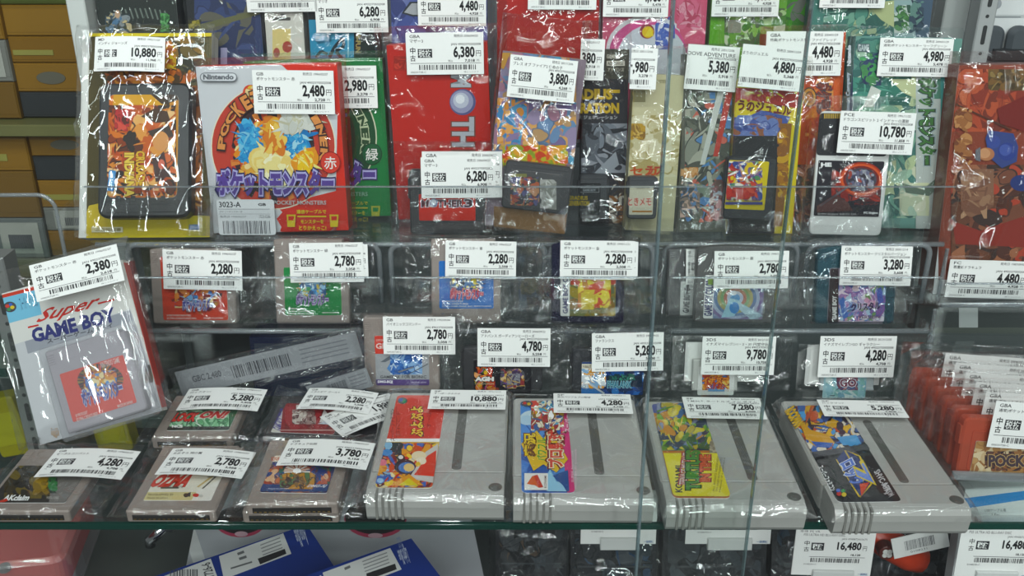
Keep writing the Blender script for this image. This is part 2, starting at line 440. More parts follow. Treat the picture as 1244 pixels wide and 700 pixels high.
# ---------------------------------------------------------------- price tag, film bag, cartridge shells
def tag(th, quad, price, tax, title, sys='GB', date='1996/02/27', jan='4902370502008', code='00035728-C', y=-.0035, curl=0.0, bag='株シンシナイ', cut=0.0, name='price_tag', warped=None):
    c = Cv(th, quad, y=y, base='#e9e8e6', edge=.0002); c.cut = cut
    if curl: c.warp = (lambda a, b: curl * (a - .45) ** 2 * 4 + .3 * curl * (1 - b))
    if warped: c.warp = warped
    K = '#2b2b2e'; G = '#55555a'
    c.txt(sys, .05, .05, .05 + .045 * len(sys), .125, K, .015)
    c.txt('発売日 ' + date, .62, .045, .93, .115, K, .01)
    c.txt(title, .05, .155, min(.95, .05 + .043 * len(title)), .24, K, .01)
    c.txt('JAN ' + jan, .58, .25, .965, .32, K, .01)
    c.txt('中', .05, .345, .12, .50, K, .02); c.txt('古', .05, .53, .12, .68, K, .02)
    c.rect(.15, .385, .335, .595, '#2c2c30'); c.txt('税抜', .160, .40, .325, .58, '#f2f2f0', .006)
    w = .064 * len(price.replace(',', '')) + .02
    c.txt(price, .885 - w, .325, .885, .645, '#1d1d1f', .038)
    c.txt('円', .90, .43, .965, .57, K)
    c.txt('税込', .54, .645, .60, .70, K); c.txt(tax, .755, .635, .885, .715, K, .03); c.txt('円', .91, .64, .94, .695, K)
    c.rect(.05, .722, .965, .733, '#48484c')
    c.bars(.16, .765, .90, .885, seed=sum(map(ord, price + title)) % 997)
    c.txt(code, .05, .92, .25, .96, G); c.txt(bag, .74, .92, .93, .96, '#77777c')
    return c.build(name)
def bag(th, l=.006, r=.006, b=0.0, t=.008, yf=-.0018, yb=None, seed=1, amp=.0014, nx=52, nz=60, content=None, name='plastic_sleeve', cell=55, mat=None, inner=.3, tq=None, film=1.0):
    cx0, cx1, cz0, cz1 = content or (-th.W / 2, th.W / 2, 0, th.H)
    yb = th.T + .0008 if yb is None else yb
    x0, x1, z0, z1 = cx0 - l, cx1 + r, cz0 - b, cz1 + t; ym = yf + (yb - yf) * .35
    calm = []
    for q in (tq or ()):
        if q is None: continue
        pl = [th.loc(a_, b_, yf) for a_, b_ in q]; xs = [p_[0] for p_ in pl]; zs = [p_[1] for p_ in pl]; calm.append((min(xs), max(xs), min(zs), max(zs)))
    v, f = [], []
    sd = seed * 7.31
    for j in range(nz + 1):
        for i in range(nx + 1):
            x = x0 + (x1 - x0) * i / nx; z = z0 + (z1 - z0) * j / nz
            dx = max((cx0 - x) / max(l, 1e-4), (x - cx1) / max(r, 1e-4), 0); dz = max((cz0 - z) / max(b, 1e-4), (z - cz1) / max(t, 1e-4), 0)
            d = min(1, max(dx, dz)); k = d * d * (3 - 2 * d)
            wob = noise.noise(Vector((x * 22, z * 22, sd))) * .012
            p = Vector(((x + wob) * cell, (z * .7 + wob) * cell, sd)); dd, _ = noise.voronoi(p); rg = min(1, (dd[1] - dd[0]) * 2.2)
            p2 = Vector((x * cell * .35 + z * 9, z * cell * .22 - x * 7, sd + 3)); d2, _ = noise.voronoi(p2); rg2 = min(1, (d2[1] - d2[0]) * 3)
            a = amp * (inner + (1 - inner) * min(1, d * 1.8))
            h = a * ((1 - rg) ** 1.5 * 1.6 + (1 - rg2) ** 1.4 * 2.0 + .7 * noise.noise(Vector((x * 40, z * 40, sd + 9))))
            for q0, q1, q2, q3 in calm:
                o_ = max(q0 - x, x - q1, q2 - z, z - q3, 0) / .006; h *= .06 + .94 * min(1, o_)
            edge = (i in (0, nx)) or (j in (0, nz))
            y = yf + (ym - yf) * k - (max(0, h) if not edge else 0)
            v.append((x, y, z))
    n1 = nx + 1
    for j in range(nz):
        for i in range(nx): f.append((j * n1 + i, j * n1 + i + 1, (j + 1) * n1 + i + 1, (j + 1) * n1 + i))
    # back sheet, joined along the rim
    m = 6; bidx = {}
    for j in range(m + 1):
        for i in range(m + 1):
            I, J = round(i * nx / m), round(j * nz / m)
            if i in (0, m) or j in (0, m): bidx[i, j] = J * n1 + I
            else:
                bidx[i, j] = len(v); v.append((x0 + (x1 - x0) * i / m, yb, z0 + (z1 - z0) * j / m))
    for j in range(m):
        for i in range(m): f.append((bidx[i, j], bidx[i, j + 1], bidx[i + 1, j + 1], bidx[i + 1, j]))
    return mkobj(name, v, f, mat or FILM(film), th.e, smooth=True)
def shell(th, outline, y0, y1, col, name='cartridge_shell', ch=.0009, rough=.4, mat=None, extra=None, fr=None, parent=None):
    m = MB().prism(outline, y0, y1, ch, fr)
    if extra: extra(m)
    return m.build(name, mat or plastic(col, rough), parent or th.e)
def frame(th, quad, y):
    """centre-based frame of a pixel quad on the thing's plane y: (W, H, map)"""
    c = Cv(th, quad, y=y, base=None); return c.W, c.H, c.lx
def handheld(th, col, quad=None, y0=0.0, T=None, dome=False, rough=.42, mat=None, slot=True):
    """upright handheld-console cartridge: notched shell, moulded oval, side grips, connector mouth below"""
    if quad: W, H, fr = frame(th, quad, y0)
    else:
        W, H = th.W, th.H; fr = lambda x, z: (x, z + th.H / 2)
    T = T or th.T; r = .0016
    o = rrect(-W / 2, W / 2, -H / 2, H / 2, r, 3)
    n = W * .075      # notch cut from the upper right corner
    top = [(W / 2, H / 2 - n * .55), (W / 2 - n, H / 2 - n * .55), (W / 2 - n, H / 2)]
    o = o[:4] + top + o[8:]
    if dome: o = o[:4] + [(W / 2, H / 2 - .004)] + [(W / 2 * math.cos(a) * .98, H / 2 - .004 + .004 * math.sin(a)) for a in [math.pi * k / 10 for k in range(1, 10)]] + [(-W / 2, H / 2 - .004)] + o[12:]
    m = MB().prism(o, y0, y0 + T, .0009, fr)
    ow, oh = W * .34, H * .062; oz = H * .40
    m.ring([(x, z) for x, z in rrect(-ow, ow, oz - oh, oz + oh, oh * .99, 6)], [(x, z) for x, z in rrect(-ow * .97, ow * .97, oz - oh * .86, oz + oh * .86, oh * .85, 6)], y0 - .0003, y0 + .0003, fr)
    for sx in (-1, 1):
        for k in range(5):
            z = H * (.33 + .027 * k); a, b = sx * W * .40, sx * W * .488; m.box(min(a, b), max(a, b), y0 - .0004, y0 + .0005, z, z + H * .011, .0002, fr)
    s = m.build('cartridge_shell', mat or plastic(col, rough), th.e)
    if slot:
        q = MB().box(-W * .43, W * .43, y0 + T * .34, y0 + T * .80, -H / 2 - .0003, -H / 2 + .002, .0002, fr)
        q.build('connector_slot', plastic('#191613', .6), s)
        g = MB()
        for k in range(16):
            x = -W * .40 + W * .80 * k / 15; g.box(x - .0008, x + .0008, y0 + T * .66, y0 + T * .78, -H / 2 - .0005, -H / 2 + .001, .0001, fr)
        g.build('gold_contacts', plastic('#7a6640', .4, metal=1), s)
    return s, fr, W, H
def carton(th, col, T=.022, ch=.0005, rough=.45, name='box', quad=None, y0=0.0, flaps=True):
    if quad: W, H, fr = frame(th, quad, y0)
    else: W, H, fr = th.W, th.H, (lambda x, z: (x, z + th.H / 2))
    m = MB().box(-W / 2, W / 2, y0, y0 + T, -H / 2, H / 2, ch, fr)
    if flaps:     # top tuck flap and its slot
        m.box(-W * .42, W * .42, y0 + T * .08, y0 + T * .9, H / 2 - .0002, H / 2 + .0003, .0001, fr)
    return m.build(name, plastic(col, rough), th.e)
# ---------------------------------------------------------------- the cabinet and its risers
T2, Y2, T3, Y3, T4, Y4 = .041, .672, .094, .728, .150, .805
def thing(name, label, cat, group=None, loc=(0, 0, 0)):
    e = bpy.data.objects.new(name, None); e.empty_display_size = .02; COL.objects.link(e); e.location = loc
    return prop(e, label, cat, group)
def block(name, x0, x1, y0, y1, z0, z1, mat, parent=None, ch=.0006, off=(0, 0, 0)):
    m = MB().box(x0 - off[0], x1 - off[0], y0 - off[1], y1 - off[1], z0 - off[2], z1 - off[2], ch)
    return m.build(name, mat, parent)
def solid(name, h, **k): return plastic(h, **k)
o = block('wall_back', -1.5, 1.6, 1.28, 1.30, -.6, 1.2, plastic('#5a5e60', .7)); o['kind'] = 'structure'
GE = clear('shelf_glass_edge', tint=(.05, .30, .25), base=.05, edge=.3, rough=.08, haze=.55, hazecol=C('#0d4a40'))
cab = thing('display_cabinet', 'glass display cabinet holding all the packed games on tiered shelves', 'display cabinet', loc=(0, .478, 0))
off = (0, .478, 0)
def cpart(name, *a, mat, ch=.0006, label=None):
    p = block(name, *a, mat, cab, ch, off)
    if label: p['label'] = label
    return p
gs = cpart('glass_shelf', -.62, .56, .4825, 1.0, -.0046, -.0004, mat=clear('shelf_glass', tint=(.93, .97, .955), base=.05, edge=.6, rough=.02))
e1 = block('polished_edge', -.62, .56, .4795, .4825, -.0046, -.0004, GE, gs, .0004, off); e1['label'] = 'dark green polished front edge of the glass shelf'
DE = clear('door_glass_edge', tint=(.6, .72, .72), base=.12, edge=.5, rough=.08, haze=.38, hazecol=C('#8fa3a6'))
d1 = cpart('sliding_door', .0713, .80, .440, .445, -.34, .75, mat=GLASS())
block('polished_edge', .0704, .0717, .4395, .4455, -.34, .75, DE, d1, .0008, off)
d2 = cpart('sliding_door', -.80, .1357, .4515, .4565, -.34, .75, mat=GLASS())
block('polished_edge', .1353, .1362, .4518, .4564, -.34, .75, DE, d2, .0008, off)
cpart('lower_shelf', -.62, .75, .50, 1.05, -.206, -.200, mat=plastic('#4a4f4f', .35), label='dark lower shelf under the glass shelf')
def stand(name, label, xl, xr, Yf, Zt, depth, z0, lip, yl, rad=.012):
    """bent clear acrylic riser: rounded top plate, front wall and a lip that keeps the goods from sliding"""
    X0, X1 = on_y(xl[0], xl[1], Yf).x, on_y(xr[0], xr[1], Yf).x; cx = (X0 + X1) / 2; w = (X1 - X0) / 2
    e = thing(name, label, 'display riser', 'clear acrylic display risers', (cx, Yf, z0)); h = Zt - z0
    def pane(n, outl, y0, y1, par=e, mat=None): return MB().prism(outl, y0, y1, .0004).build(n, mat or ACRYLIC(), par)
    top = block('top_plate', -w, w, 0, depth, h - .003, h - .0006, ACRYLIC(), e)
    fw = pane('front_wall', rrect(-w, w, 0, h - .003, .006), 0, .0024)
    MB().tubepath([(-w + .004, .0012, h - .0022), (w - .004, .0012, h - .0022)], .0021, 8).build('front_bend', ACEDGE(), e, smooth=True)
    for sx in (-1, 1):
        block('side_edge', sx * w - .0012, sx * w + .0012, 0, .003, .002, h - .006, ACEDGE(), e)
    if lip:
        lp = pane('front_lip', rrect(-w, w, h, h + lip, .004), yl, yl + .0024)
        block('lip_edge', -w + .004, w - .004, yl - .0002, yl + .0026, h + lip - .0008, h + lip, ACEDGE(), lp, .0003)
    return e
stand('acrylic_riser', 'upper clear acrylic riser under the yellow pack, red box and orange box', (108, 288), (868, 288), Y3 - .020, T3, .075, T2, .046, -.002)
stand('acrylic_riser', 'upper clear acrylic riser under the yellow box, white card and silver green box', (874, 288), (1155, 288), Y3 - .020, T3, .075, T2, .046, -.002)
# rounded support frames that show between the middle-row cartridges
def support(label, xl, xr, Yf, z0, z1):
    X0, X1 = on_y(xl, 340, Yf).x, on_y(xr, 340, Yf).x; cx = (X0 + X1) / 2; w = (X1 - X0) / 2; h = z1 - z0
    e = thing('acrylic_stand', label, 'display stand', 'rounded clear stands of the middle row', (cx, Yf, z0))
    MB().prism(rrect(-w, w, 0, h, .008, 5), 0, .0022, .0004).build('back_panel', ACRYLIC(), e)
    pts = [(-w, 0)] + [p for p in rrect(-w, w, 0, h, .008, 6)[14:21]] [::-1] + []
    path = [(w, .001, .002)] + [(x, .001, z) for x, z in rrect(-w, w, 0, h, .008, 6)[7:21]] + [(-w, .001, .002)]
    MB().tubepath(path, .0022, 8).build('rounded_rim', ACEDGE(), e, smooth=True)
for lb, a, b in (('rounded clear stand behind the red and green labelled cartridges', 160, 462), ('rounded clear stand behind the blue labelled cartridge', 476, 662),
                 ('rounded clear stand behind the gold labelled cartridge', 668, 792), ('rounded clear stand behind the silver bird label cartridge', 806, 966), ('rounded clear stand behind the teal clear cartridge', 978, 1124)):
    support(lb, a, b, Y3 - .024, T2 + .0005, T3 - .001)
stand('acrylic_riser', 'lower left clear acrylic riser carrying the red and green cartridges', (155, 400), (470, 400), Y2 - .010, T2, .060, 0, .044, -.003)
stand('acrylic_riser', 'lower middle clear acrylic riser carrying the blue and gold cartridges', (474, 400), (800, 400), Y2 - .010, T2, .060, 0, .044, -.003)
stand('acrylic_riser', 'lower right clear acrylic riser carrying the silver and teal cartridges', (806, 400), (1135, 400), Y2 - .010, T2, .060, 0, .044, -.003)
stand('acrylic_riser', 'clear acrylic riser of the hindmost top row', (112, 172), (1140, 172), Y4 - .012, T4, .08, 0, .0, 0)
stand('acrylic_riser', 'clear acrylic riser at the right under the tall red box', (1138, 372), (1300, 372), .694, .048, .08, 0, .018, -.003)
# ---------------------------------------------------------------- front row: four grey home-console cartridges lying on the shelf
SFC = '#a5a4a0'
def big_cart(quad, label, lq, slot, label_fn, tq, price, tax, title, date, seed, sys='SF'):
    th = Th('game_cartridge', label, 'game cartridge', quad, flat=True, T=.0195, group='grey home console cartridges lying in front')
    W, H = th.W, th.H; m = MB(); T = th.T
    # two half shells with a seam, and a rounded grip end towards the viewer
    m.prism([(x, z) for x, z in rrect(-W / 2, W / 2, H * .205, H, .003, 3)], 0, T, .0012)
    prof = [(0, H * .2035), (0, .007), (.0012, .003), (.004, .0006), (.008, 0), (T - .004, .001), (T - .001, .003), (T, .007), (T, H * .2035)]
    b = len(m.v); n = len(prof)
    for x in (-W / 2 + .0006, W / 2 - .0006):
        for y, z in prof: m.v.append((x, y, z))
    for i in range(n - 1): m.f.append((b + i, b + n + i, b + n + i + 1, b + i + 1))
    m.f.append(tuple(b + i for i in range(n))); m.f.append(tuple(b + n + i for i in reversed(range(n))))
    s = m.build('cartridge_shell', plastic(SFC, .42), th.e)
    MB().box(-W / 2 + .0008, W / 2 - .0008, -.00012, .0008, H * .2025, H * .2060, .0001).build('shell_seam', plastic('#55544f', .6), s)
    g = MB()
    for k in range(5):
        x = -W / 2 + W * (.075 + .046 * k); g.box(x, x + W * .017, -.0002, T * .86, -.0003, .0115, .0001)
    g.build('grip_groove', plastic('#7a7974', .6), s)
    x0, z0 = th.loc(*slot[0]); x1, z1 = th.loc(*slot[1]); sw = W * .036
    q = MB().prism(rrect(x0 - sw, x0 + sw, min(z0, z1), max(z0, z1), .0025), -.0004, .002, .0002)
    for k in range(6):
        xx = x0 - sw * .75 + sw * 1.5 * k / 5; q.box(xx - .0002, xx + .0002, -.0008, 0, min(z0, z1) + .002, max(z0, z1) - .002, .0001)
    q.build('ribbed_slot', plastic('#5f5e5a', .6), s)
    m = MB().prism(ell(W * .43, H * .085, .0042, .0042), -.0002, .002, .0002); m.prism(ell(W * .43, H * .085, .0032, .0032), -.0006, .001, .0003)
    m.box(W * .43 - .0022, W * .43 + .0022, -.0008, 0, H * .085 - .0004, H * .085 + .0004, .0001)
    m.build('screw', plastic('#4f4d49', .4), s)
    c = Cv(th, lq, y=-.0003, round_=.003); c.pm = True; c.clip = True; label_fn(c); c.build('label', s, ink(.3, 'glossy_label'))
    bag(th, .005, .005, .004, .004, yf=-.0024, yb=T - .0002, seed=seed, amp=.0006, inner=.55, cell=26, tq=[tq], film=.2)
    tag(th, tq, price, tax, title, sys, date, y=-.005, jan='4988602 58321')
    return th
def lab_red(c):
    c.rect(440, 470, 560, 533, '#d8473c'); c.rect(440, 537, 560, 600, '#e0bd58')
    c.oval(489, 487, 6, 4, '#4d5054'); c.oval(487, 486, 2.5, 2, '#2d4fa0'); c.oval(491, 488, 2.4, 1.9, '#2c8a55')
    c.txt('スーパーファミコン', 474, 497, 480, 536, '#5c1a18', .02, 90); c.rect(481, 494, 482, 533, '#a33028'); c.txt('SHVC-P', 482.5, 500, 486, 530, '#7e231f', 0, 90)
    c.title('ぷよぷよ', 499, 494, 514, 531, '#f0d35a', '#6d1714', .03, .10, 90)
    c.txt('すーぱー', 518, 494, 524, 520, '#7d1d1a', 0, 90)
    c.splash(453, 539, 530, 593, ['#e8a33b', '#d2552c', '#f1e3b4', '#3d64b5', '#7c2b23', '#f4cf54', '#e07a2e', '#93bfe0', '#2a2a33', '#cf3c33'], 110, 5, .5, .09)
    c.P([(517, 551), (532, 541), (533, 590), (497, 583)], '#cfd0cb'); c.P([(519, 556), (530, 549), (529, 581), (503, 579)], '#d9452f')
    c.oval(492, 569, 13, 9, '#20242e'); c.oval(494, 570, 10, 6.5, '#3d7fc4'); c.oval(497, 570, 6.5, 5, '#eccf8c')
    c.oval(487, 558, 5, 4, '#22242b'); c.oval(487, 557.5, 3, 2.4, '#e8e8e2'); c.oval(509, 556, 9, 6, '#eee2c0'); c.oval(512, 562, 6, 4.5, '#f2ead2'); c.oval(508, 566, 3, 3, '#e6c24a')
    c.oval(461, 585, 7, 5, '#3c6cb8'); c.oval(462, 586, 4, 3, '#9bc4e8'); c.oval(470, 552, 7, 4, '#4b8ccc'); c.oval(465, 564, 5, 4, '#e4768a')
    c.P([(475, 592), (497, 578), (515, 592)], '#e9a22c'); c.P([(484, 592), (497, 583), (508, 592)], '#e4d43c')
def lab_konami(c):
    c.rect(610, 478, 720, 606, '#3f6fc0'); c.splash(630, 486, 690, 598, ['#3a68b8', '#4f83cf', '#345da8', '#5d93da'], 24, 8, .6, .2)
    c.P([(676, 478), (698, 478), (712, 606), (690, 606)], '#d7457f')
    c.oval(647, 508, 15, 9, '#cfe3ee'); c.oval(640, 511, 9, 6, '#bcd8ec')
    c.splash(645, 488, 685, 524, ['#e8e4cc', '#4ea3c9', '#d8564a', '#8d6a3c', '#f2e8d0', '#3e5f9c', '#d7b348', '#a43838', '#ffffff'], 90, 9, .35, .07)
    c.oval(640, 492, 7, 3.5, '#4b4f58'); c.oval(637.5, 491.5, 2.2, 1.7, '#c8423a'); c.oval(642.5, 492.5, 2.2, 1.7, '#d5b73e')
    c.P([(633, 541), (652, 525), (660, 535), (672, 519), (681, 544), (690, 560), (676, 576), (660, 566), (648, 574), (640, 556)], '#e4be3c')
    c.title('実況', 636, 528, 651, 556, '#f0cf4a', '#6b3d12', .03, .09, 90); c.title('パワフル', 652, 534, 664, 562, '#4f9c42', '#e9d24f', .03, .10, 90)
    c.title('プロ野球', 665, 524, 685, 570, '#d94b3c', '#f3e6c2', .04, .11, 90, rim2='#7c2320', rb2=.17)
    c.P([(668, 572), (676, 587), (690, 590), (686, 606), (668, 606), (660, 590)], '#9fd0ea'); c.P([(671, 580), (690, 573), (692, 606), (684, 592)], '#25508f')
    c.rect(637, 577, 665.5, 597.5, '#f4f2ec'); c.P([(640, 590), (647, 580), (651, 583), (655, 595), (650, 592)], '#d9642c'); c.P([(648, 580), (653, 579), (660, 594), (655, 595)], '#c8402c'); c.txt('KONAMI', 661, 580, 664, 595, '#6a3a28', .01, 90)
    c.txt('スーパー', 686, 506, 692, 527, '#f6d7e4', .02, 90); c.txt('SUPER FAMICOM', 694, 550, 697, 588, '#f6d7e4', 0, 90); c.txt('PROGRAM BY KONAMI', 698, 548, 700.5, 596, '#f4cfe0', 0, 90)
def lab_yellow(c):
    c.rect(770, 480, 900, 552, '#c5893c'); c.rect(770, 480, 900, 502, '#555c9c'); c.P([(790, 552), (806, 538), (870, 540), (880, 552), (890, 610), (800, 610)], '#cc7a36')
    c.splash(798, 488, 866, 548, ['#7fae3a', '#b9a83e', '#5f8d33', '#d8c84a', '#4c6f9f', '#cf8f3a', '#355c2a', '#8a8fae', '#e4ce55', '#2f3b52'], 150, 12, .42, .08)
    c.splash(862, 535, 875, 555, ['#a79a86', '#b9ad98', '#8c7f6c'], 12, 3, .5, .2)
    c.P([(780, 553), (880, 553), (900, 612), (800, 612)], '#eddc24')
    c.txt('KONAMI.', 820, 566, 829, 601, '#26221a', .035, 90, 0)
    c.title('TEENAGE MUTANT', 827, 553, 836, 592, '#f1d9d4', '#b8303c', .02, .16, 83)
    c.title('TURTLES', 833, 549, 851, 598, '#4f8f37', '#1f3a20', .06, .14, 90); c.title('IN TIME', 850, 555, 863, 588, '#e2663a', '#8a2320', .05, .13, 90)
    for k, (x, t) in enumerate(((868, 'ALL RIGHTS RESERVED'), (872, 'TM AND KONAMI 1992'), (876, 'MADE IN JAPAN'))): c.txt(t, x, 557 + k, x + 2.6, 600 + k * .5, '#5a5318', 0, 82)
def lab_dark(c):
    c.rect(940, 480, 1100, 620, '#1f1f24'); c.splash(958, 490, 1052, 550, ['#25232c', '#d5a33c', '#c65a34', '#2d5fb0', '#3b2a3e', '#e8b84a', '#47609c', '#8f3f38', '#e5dccb', '#241f2a', '#5aa0d8'], 120, 21, .45, .08)
    c.P([(968, 508), (985, 524), (1006, 530), (1014, 540), (996, 544), (978, 532)], '#d9a231'); c.P([(985, 538), (1012, 540), (1008, 546), (992, 545)], '#3d63b5'); c.P([(1016, 533), (1040, 530), (1046, 541), (1024, 543)], '#5fa3d8')
    c.title('ROCKMAN', 958, 496, 972, 521, '#e6ba3a', '#5f4413', .05, .1, -58)
    c.P([(980, 552), (1060, 540), (1070, 546), (985, 558)], '#3c3c44')
    c.txt('スーパーファミコン', 1000, 566, 1008, 600, '#e9e9ea', .03, -62)
    c.P([(1016, 560), (1026, 548), (1036, 553), (1056, 572), (1058, 588), (1046, 606), (1034, 590)], '#24336e'); c.line([(1016, 560), (1044, 606), (1058, 590), (1044, 556), (1026, 549), (1050, 590)], .0011, '#e4c43a')
    c.P([(1044, 590), (1056, 588), (1046, 605)], '#d8502c'); c.title('ロック', 1025, 560, 1045, 592, '#5c7cd4', '#dfe4f4', .04, .10, -62); c.title('7', 1042, 566, 1056, 594, '#7a93dc', '#e2c948', .04, .1, -62)
    c.oval(1019, 602, 3, 2.6, '#c3423c'); c.oval(1025, 603, 3, 2.6, '#d8bf3b'); c.oval(1018, 598, 2.6, 2.2, '#3c63c0'); c.oval(1024, 598.5, 2.4, 2, '#3b9a57')
    c.txt('SHVC-A7RJ', 1066, 572, 1076, 603, '#cfcfd2', .02, -60); c.txt('CAPCOM', 1075, 588, 1082, 606, '#b9b9be', .02, -60)
big_cart([(472, 476), (615, 478), (616, 604), (445, 604)], 'grey cartridge with red and cartoon label tagged 10,880 yen, leftmost of four', [(484, 480), (540, 481), (528, 593), (454, 593)], [(563, 494), (556, 571)], lab_red, [(525, 474), (616, 474), (613, 498), (518, 496)], '10,880', '11,968', 'すーぱーぷよぷよ', '1993/12/10', 3)
big_cart([(623, 483), (764, 484), (803, 608), (623, 608)], 'grey cartridge with blue and pink baseball label tagged 4,280 yen', [(632, 488), (683, 488), (704, 599), (634, 599)], [(718, 496), (731, 577)], lab_konami, [(671, 478), (763, 479), (772, 503), (674, 501)], '4,280', '4,708', '実況パワフルプロ野球', '1994/03/11', 11)
big_cart([(782, 487), (922, 488), (986, 616), (808, 616)], 'grey cartridge with yellow and green label tagged 7,280 yen', [(792, 491), (849, 491), (890, 606), (817, 605)], [(884, 500), (911, 584)], lab_yellow, [(828, 481), (923, 485), (932, 508), (835, 509)], '7,280', '8,008', 'T.M.N.T. タートルズ イン タイム', '1992/07/24', 17)
big_cart([(956, 486), (1085, 487), (1187, 620), (1006, 622)], 'grey cartridge with black label tagged 5,280 yen, rightmost of four', [(956, 494), (1029, 494), (1088, 609), (1017, 611)], [(1052, 511), (1107, 587)], lab_dark, [(988, 486), (1093, 487), (1104, 508), (1006, 505)], '5,280', '5,808', 'ロックマン7', '1995/03/24', 29)

# ---------------------------------------------------------------- front left: small grey cartridges lying in their sleeves
GBC = '#978b84'
def flat_cart(quad, label, tq, price, tax, title, fn, lq, col=GBC, Z=0.0, seed=1, date='1998/02/27', dome=False, T=.0085, bagp=(.010, .016, .004, .008), curl=.0016, sys='GB'):
    th = Th('game_cartridge', label, 'game cartridge', quad, flat=True, T=T, Z=Z, group='small cartridges lying at the front left')
    s, fr, W, H = handheld(th, col, dome=dome)
    if fn:
        c = Cv(th, lq, y=-.0003, round_=.0012); c.pm = True; c.clip = True; fn(c); c.build('label', s, ink(.3, 'glossy_label'))
    bag(th, *bagp, yf=-.002, yb=T - .0003, seed=seed, amp=.0016, inner=.3, cell=40, tq=[tq])
    if tq: tag(th, tq, price, tax, title, sys, date, y=-.0055, curl=curl)
    return th
def la(c):
    c.rect(-30, 560, 120, 620, '#2a2520'); c.splash(5, 566, 72, 606, ['#3a3018', '#57481d', '#2c2718', '#6a5a22', '#241f18'], 22, 4, .7, .2); c.splash(40, 578, 62, 602, ['#8a6f1e', '#a4852a', '#5d4a1a'], 9, 6, .5, .2)
    c.P([(66, 562), (112, 562), (84, 615), (59, 615)], '#726d69'); c.splash(58, 580, 70, 600, ['#3e7d4a', '#2c3a30'], 5, 2, .5, .2)
    c.title('AKclaim', 5, 602, 36, 609, '#f0f0ee', None, .04, 0, 0, .15); c.P([(-2, 610), (8, 606), (10, 609), (2, 612)], '#c8402f'); c.txt('MORTAL KOMBAT', 57, 604, 72, 607, '#c9c5c0')
def lb(c):
    c.rect(150, 565, 300, 612, '#e9e3d4'); c.P([(160, 598), (280, 598), (270, 612), (150, 612)], '#d6c894'); c.P([(240, 596), (268, 582), (262, 612), (230, 612)], '#efeae2')
    c.title('OZMA', 187, 576, 232, 592, '#cc4436', '#8d2620', .05, .07, 0, .35); c.line([(246, 594), (270, 572)], .0012, '#5a5650'); c.line([(240, 592), (262, 576)], .0016, '#c9b27c'); c.line([(252, 580), (272, 578)], .0009, '#4a443c')
    c.rect(195, 592, 217, 594, '#5d564a'); c.txt('ZOIDS EMPEROR', 200, 590.5, 222, 593.5, '#3c362c'); c.oval(226, 602, 3, 2.5, '#2e2c2a'); c.P([(222, 602), (232, 598), (231, 604)], '#32302e'); c.oval(238, 602, 4, 2.2, '#c9423a'); c.oval(244, 603, 3, 1.8, '#d0cdc5')
    c.txt('PROGRAMMED BY', 180, 600, 211, 602.6, '#6b6040'); c.txt('MADE IN JAPAN', 179, 604.5, 204, 607, '#6b6040')
def lc(c):
    c.rect(300, 555, 430, 602, '#4b4f76'); c.splash(318, 562, 402, 599, ['#b5553a', '#c4704a', '#8a3a36', '#3e5590', '#d88c62', '#5d3a4c', '#33457d', '#a94a34', '#e0b48e', '#3a6a5c'], 100, 14, .45, .08)
    c.burst(361, 574, 16, 9, ['#f6eee6', '#e6c9b8'], 14, .1, 4); c.oval(361, 574, 5, 3.4, '#ffffff'); c.rect(305, 590, 425, 599, '#2d4478'); c.splash(340, 576, 384, 596, ['#8b6a44', '#5d7a52', '#c08a3c', '#4c3a34'], 26, 5, .4, .15)
    c.txt('MADE IN JAPAN', 326, 595, 349, 597.5, '#c9d2e6'); c.title('DMG-AJ', 374, 591, 396, 595, '#e9ecf4', None, .02, 0, 0, .2)
    c.P([(328, 555), (344, 555), (341, 563), (325, 563)], '#efe7d8'); c.txt('KONAMI', 330, 557, 341, 562, '#c8552c', .02)
def ld(c):
    c.rect(190, 490, 300, 530, '#3c6a4c'); c.splash(206, 498, 278, 522, ['#6fb27f', '#3f7a52', '#a9d8b2', '#2e5a40', '#8cc89a', '#d8eedb', '#4f9465'], 46, 17, .5, .1)
    c.title('LOCK', 212, 502, 240, 513, '#d8433c', '#3a1a1c', .05, .1, 0, .3); c.title('ON!', 244, 500, 276, 509, '#c23c3a', '#e8d0c8', .05, .1, 0, .3)
    c.rect(200, 519, 300, 524, '#2a2f2c'); c.txt('NCS', 209, 517, 222, 520.5, '#efefec', .05)
def le(c):
    c.P([(326, 530), (342, 485), (358, 485), (340, 530)], '#dcd8cf'); c.txt('GAME BOY COLOR', 335, 497, 350, 524, '#4a3c8c', .035, 68)
    c.P([(345, 485), (430, 485), (410, 530), (340, 530)], '#8c2a2c'); c.splash(346, 494, 414, 522, ['#8c2a2c', '#7a2224', '#a0363a', '#6a1c20'], 20, 6, .6, .2)
    c.splash(355, 498, 384, 516, ['#c9bdb4', '#a68c86', '#e4dcd2', '#5d3a3c', '#8d6f6c'], 30, 3, .35, .1); c.P([(388, 514), (394, 498), (399, 505), (397, 513)], '#d8d4d2'); c.P([(386, 516), (400, 510), (404, 517)], '#c8ccd8')
    c.rect(360, 493, 372, 498, '#e8e4dc'); c.txt('KONAMI', 361.5, 494, 370.5, 497, '#b5442c', .02); c.rect(340, 523, 420, 524.2, '#c9a09a')
flat_cart([(34, 545), (135, 545), (84, 621), (-27, 621)], 'small grey cartridge with dark label tagged 4,280 yen, front left corner', [(68, 543), (167, 545), (150, 580), (41, 578)], '4,280', '4,708', 'モータルコンバット', la, [(26, 566), (113, 566), (76, 611), (-18, 611)], seed=41, bagp=(.004, .020, .004, .006))
flat_cart([(198, 541), (297, 541), (262, 621), (153, 621)], 'small grey cartridge with white and red label tagged 2,780 yen at the shelf front', [(209, 543), (305, 545), (299, 580), (188, 574)], '2,780', '3,058', 'おおぞら 翔の翼', lb, [(198, 572), (275, 572), (254, 608), (170, 608)], seed=43, bagp=(.010, .012, .004, .006))
